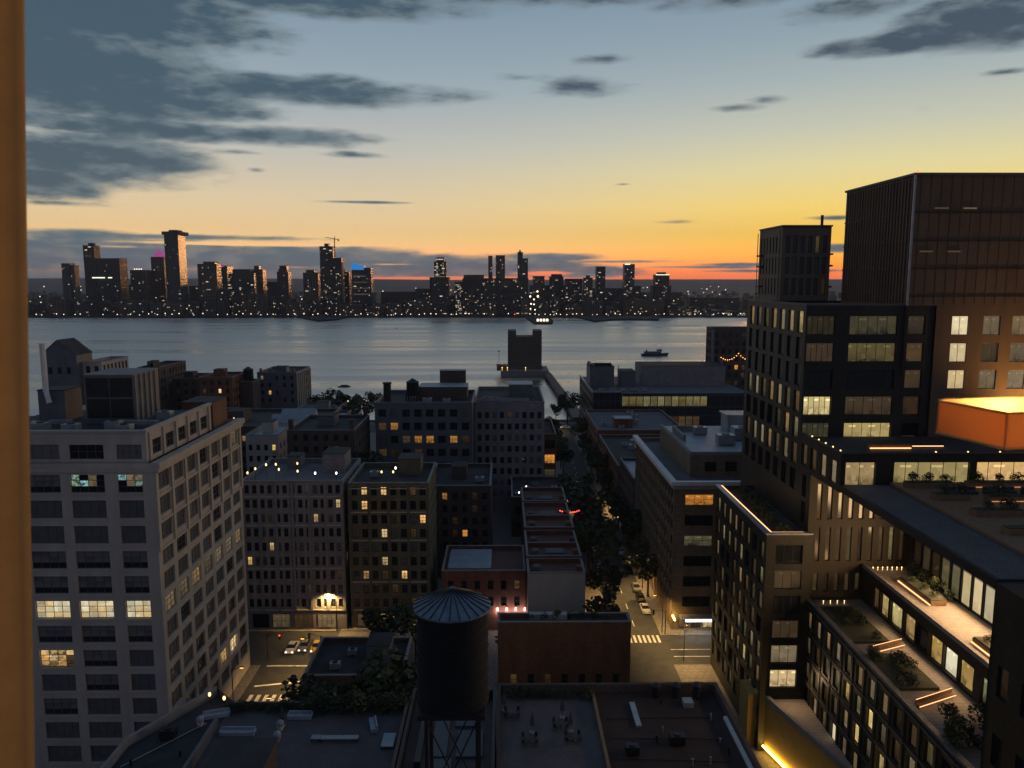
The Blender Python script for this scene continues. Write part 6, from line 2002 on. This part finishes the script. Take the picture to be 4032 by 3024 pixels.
# waterfront lamps
HEAD = MB().cyl(0, 0, 0, 5.0, .25, n=5, m=0).ball((0, 0, 5.4), .85, m=1, n=6, rings=4)
LAMPM = HEAD.mesh("waterfront_lamp", ['far_wall', 'bulb_far'])
LAMPR = HEAD.mesh("waterfront_lamp", ['far_wall', 'bulb_red'])
rr = random.Random(88)
x = -1150
while x < 620:
    g = "waterfront promenade lamps"
    o = bpy.data.objects.new("waterfront_lamp", LAMPR if rr.random() < .04 else LAMPM)
    COL.objects.link(o)
    o.location = (x, 1598 + rr.uniform(-1, 10), .6)
    o.scale = (1, 1, rr.uniform(.7, 1.3))
    tag(o, "tiny bright lamp on the far waterfront promenade", "lamp", g)
    x += rr.choice([6, 8, 10, 14, 24]) * (2.0 if x < -560 or x > 380 else 1.3)
# brightly lit ferry pier
fp = thing("ferry_terminal", "brightly lit ferry terminal on the long pier at centre of the far shore", "building", (66, 1400, 1.4))
MB().box(55, 80, 1380, 1420, 1.4, 9).box(54, 81, 1379, 1421, 9, 10).build("hall", 'far_wall', fp)
for q in range(4):
    MB().box(57 + q * 5.5, 60.5 + q * 5.5, 1379.4, 1379.9, 3, 7).build("window", 'bulb_far', fp)
for (x, y, z, s_) in ((52, 1598, 42, 3.2), (60, 1598, 36, 2.6), (68, 1600, 42, 3.6), (54, 1596, 27, 2.6), (60, 1597, 26, 2.4), (53, 1596, 17, 2), (62, 1597, 15, 2.2), (67, 1600, 52, 3)):
    MB().ball((x, y, z), s_ * .6, n=6, rings=4).build("floodlight", 'bulb_far', fp)
MB().box(50, 51, 1597, 1598, .6, 56).box(69, 70, 1601, 1602, .6, 58).build("light_mast", 'far_wall', fp)
# scattered lights of the suburbs
rr = random.Random(99)
b = MB()
for _ in range(170):
    y = 1750 * (3.2 ** rr.random())
    x = rr.uniform(-.72, .34) * y
    s_ = y / 1750 * rr.uniform(.5, 1.0)
    z = rr.uniform(2, 26) * (1 + (y - 1750) / 6000)
    b.box(x - s_, x + s_, y, y + 1, z, z + s_ * 1.4)
tag(b.build("suburb_lights", 'bulb_far'), "scattered small lights of the suburbs beyond the far waterfront", "lights", kind="stuff")
b = MB()
for _ in range(900):
    y = 1700 * (2.6 ** rr.random())
    x = rr.uniform(-.75, .5) * y
    w, h = rr.uniform(8, 26), rr.uniform(6, 24)
    b.box(x, x + w, y, y + 14, 0, h)
tag(b.build("suburb_houses", 'far_wall'), "dark low houses of the suburbs behind the far waterfront", "houses", kind="stuff")

# ------------------------------------------------------------------ the hotel window: curtain, pane, lamp reflection built as a lamp by the jamb
cu = thing("curtain", "tan curtain hanging down the left edge of the window", "curtain", (-1.5, 2.2, 73.2))
b = MB()
NU, NZ = 40, 16
for j in range(NZ + 1):
    t = j / NZ
    z = 73.2 + 2.9 * t
    edge = -1.456 + .0682 * (z - 73.2)
    for i in range(NU + 1):
        s_ = i / NU
        x = edge - 1.1 * (1 - s_)
        y = 2.2 + .035 * sin(s_ * 34 + .4 * sin(t * 3)) * (1 - .5 * (s_ > .97))
        b.v.append((x, y, z))
for j in range(NZ):
    for i in range(NU):
        a = j * (NU + 1) + i
        b.f.append((a, a + 1, a + NU + 2, a + NU + 1))
        b.m.append(0)
o = b.build("cloth", 'curtain_cloth', cu)
sm = o.modifiers.new("thick", 'SOLIDIFY')
sm.thickness = .006
for p_ in o.data.polygons:
    p_.use_smooth = True
MB().tube((-3.2, 2.2, 76.14), (2.4, 2.2, 76.14), .015, 8).build("curtain_rail", 'brass', cu)
m = bpy.data.materials.new('clear_pane')
m.use_nodes = True
m.node_tree.nodes.clear()
mo = m.node_tree.nodes.new("ShaderNodeOutputMaterial")
mt = m.node_tree.nodes.new("ShaderNodeBsdfTransparent")
mt.inputs["Color"].default_value = (.97, .97, .97, 1)
m.node_tree.links.new(mt.outputs[0], mo.inputs["Surface"])
MATS['clear_pane'] = m
tag(MB().quad((-2.6, 2.75, 72.9), (2.2, 2.75, 72.9), (2.2, 2.75, 76.3), (-2.6, 2.75, 76.3)).build("window_pane", 'clear_pane'), "clear glass pane of the hotel window in front of the whole view", "window")
structure("window_jamb", MB().box(2.2, 2.5, 1.6, 2.9, 72.9, 76.4), 'room_paint')
la = thing("wall_lamp", "orange box lampshade reflection built as a solid lamp at the right window edge", "lamp", (1.6, 2.37, 74.5))  # solid lamp modelled in place of a reflection in the pane
c0, c1, c2, c3 = (1.414, 2.5), (1.48, 2.25), (1.83, 2.32), (1.77, 2.57)
b = MB()
ring = [c0, c1, c2, c3]
for k in range(4):
    p_, q_ = ring[k], ring[(k + 1) % 4]
    b.quad((p_[0], p_[1], 74.504), (q_[0], q_[1], 74.504), (q_[0], q_[1], 74.611), (p_[0], p_[1], 74.611))
m, nt, p = base_mat('reflected_shade')
nt.nodes.remove(p)
out_ = [q for q in nt.nodes if q.type == 'OUTPUT_MATERIAL'][0]
tl = nt.nodes.new("ShaderNodeBsdfTranslucent")
tl.inputs[0].default_value = (.97, .52, .18, 1)
df = nt.nodes.new("ShaderNodeBsdfDiffuse")
df.inputs[0].default_value = (.8, .45, .22, 1)
mxs = nt.nodes.new("ShaderNodeMixShader")
mxs.inputs[0].default_value = .3
nt.links.new(tl.outputs[0], mxs.inputs[1])
nt.links.new(df.outputs[0], mxs.inputs[2])
nt.links.new(mxs.outputs[0], out_.inputs["Surface"])
o = b.build("reflected_shade", 'reflected_shade', la)
sm = o.modifiers.new("thick", 'SOLIDIFY')
sm.thickness = .004
rim = MB()
for k in range(4):
    p_, q_ = ring[k], ring[(k + 1) % 4]
    rim.tube((p_[0], p_[1], 74.611), (q_[0], q_[1], 74.611), .004, 6).tube((p_[0], p_[1], 74.504), (q_[0], q_[1], 74.504), .004, 6)
rim.build("rim", 'brass', la)
MB().ball((1.62, 2.41, 74.555), .035, n=12, rings=8).build("bulb", 'bulb_warm', la)
MB().tube((1.7, 2.41, 74.53), (1.7, 2.41, 74.46), .012, 8).tube((1.7, 2.41, 74.46), (2.2, 2.41, 74.46), .012, 8).build("arm", 'brass', la)  # made-up arm and plate to carry the built lamp
MB().box(2.17, 2.2, 2.35, 2.47, 74.38, 74.54).build("wall_plate", 'brass', la)
for (nm_, e_, at_) in (("reflected_lamp_light", 34.0, (0.06, .02, .085)),):
    l = bpy.data.lights.new(nm_, 'POINT')
    l.energy = e_
    l.color = (1.0, .62, .25)
    l.shadow_soft_size = .025
    lo = bpy.data.objects.new(nm_, l)
    COL.objects.link(lo)
    lo.parent = la
    lo.location = at_
# added unseen lamp in the hotel room behind the camera, to warm the curtain
rl = thing("added_room_lamp", "added unseen warm lamp in the hotel room behind the camera", "lamp", (1.2, -1.6, 73.2))
MB().cyl(0, 0, 0, .04, .18, n=16).cyl(0, 0, .04, 1.5, .015, n=8).build("stand", 'brass', rl, off=(0, 0, 0))
MB().cyl(0, 0, 1.5, 1.53, .02, n=8).ball((0, 0, 1.6), .05).build("bulb", 'bulb_warm', rl, off=(0, 0, 0))
l = bpy.data.lights.new("added_room_lamp_light", 'POINT')
l.energy = 125
l.color = (1.0, .58, .24)
l.shadow_soft_size = .12
lo = bpy.data.objects.new("added_room_lamp_light", l)
COL.objects.link(lo)
lo.parent = rl
lo.location = (0, 0, 1.75)

# ------------------------------------------------------------------ dusk haze
m = bpy.data.materials.new('air')
m.use_nodes = True
m.node_tree.nodes.clear()
mo = m.node_tree.nodes.new("ShaderNodeOutputMaterial")
pv = m.node_tree.nodes.new("ShaderNodeVolumePrincipled")
pv.inputs["Color"].default_value = (.8, .84, .9, 1)
pv.inputs["Density"].default_value = 0.000055
pv.inputs["Anisotropy"].default_value = 0.3
m.node_tree.links.new(pv.outputs[0], mo.inputs["Volume"])
MATS['air'] = m
tag(MB().box(-9100, 9100, -200, 9600, -7, 190).build("haze", 'air'), "thin blue dusk haze in the air over the river and city", "haze", kind="stuff")
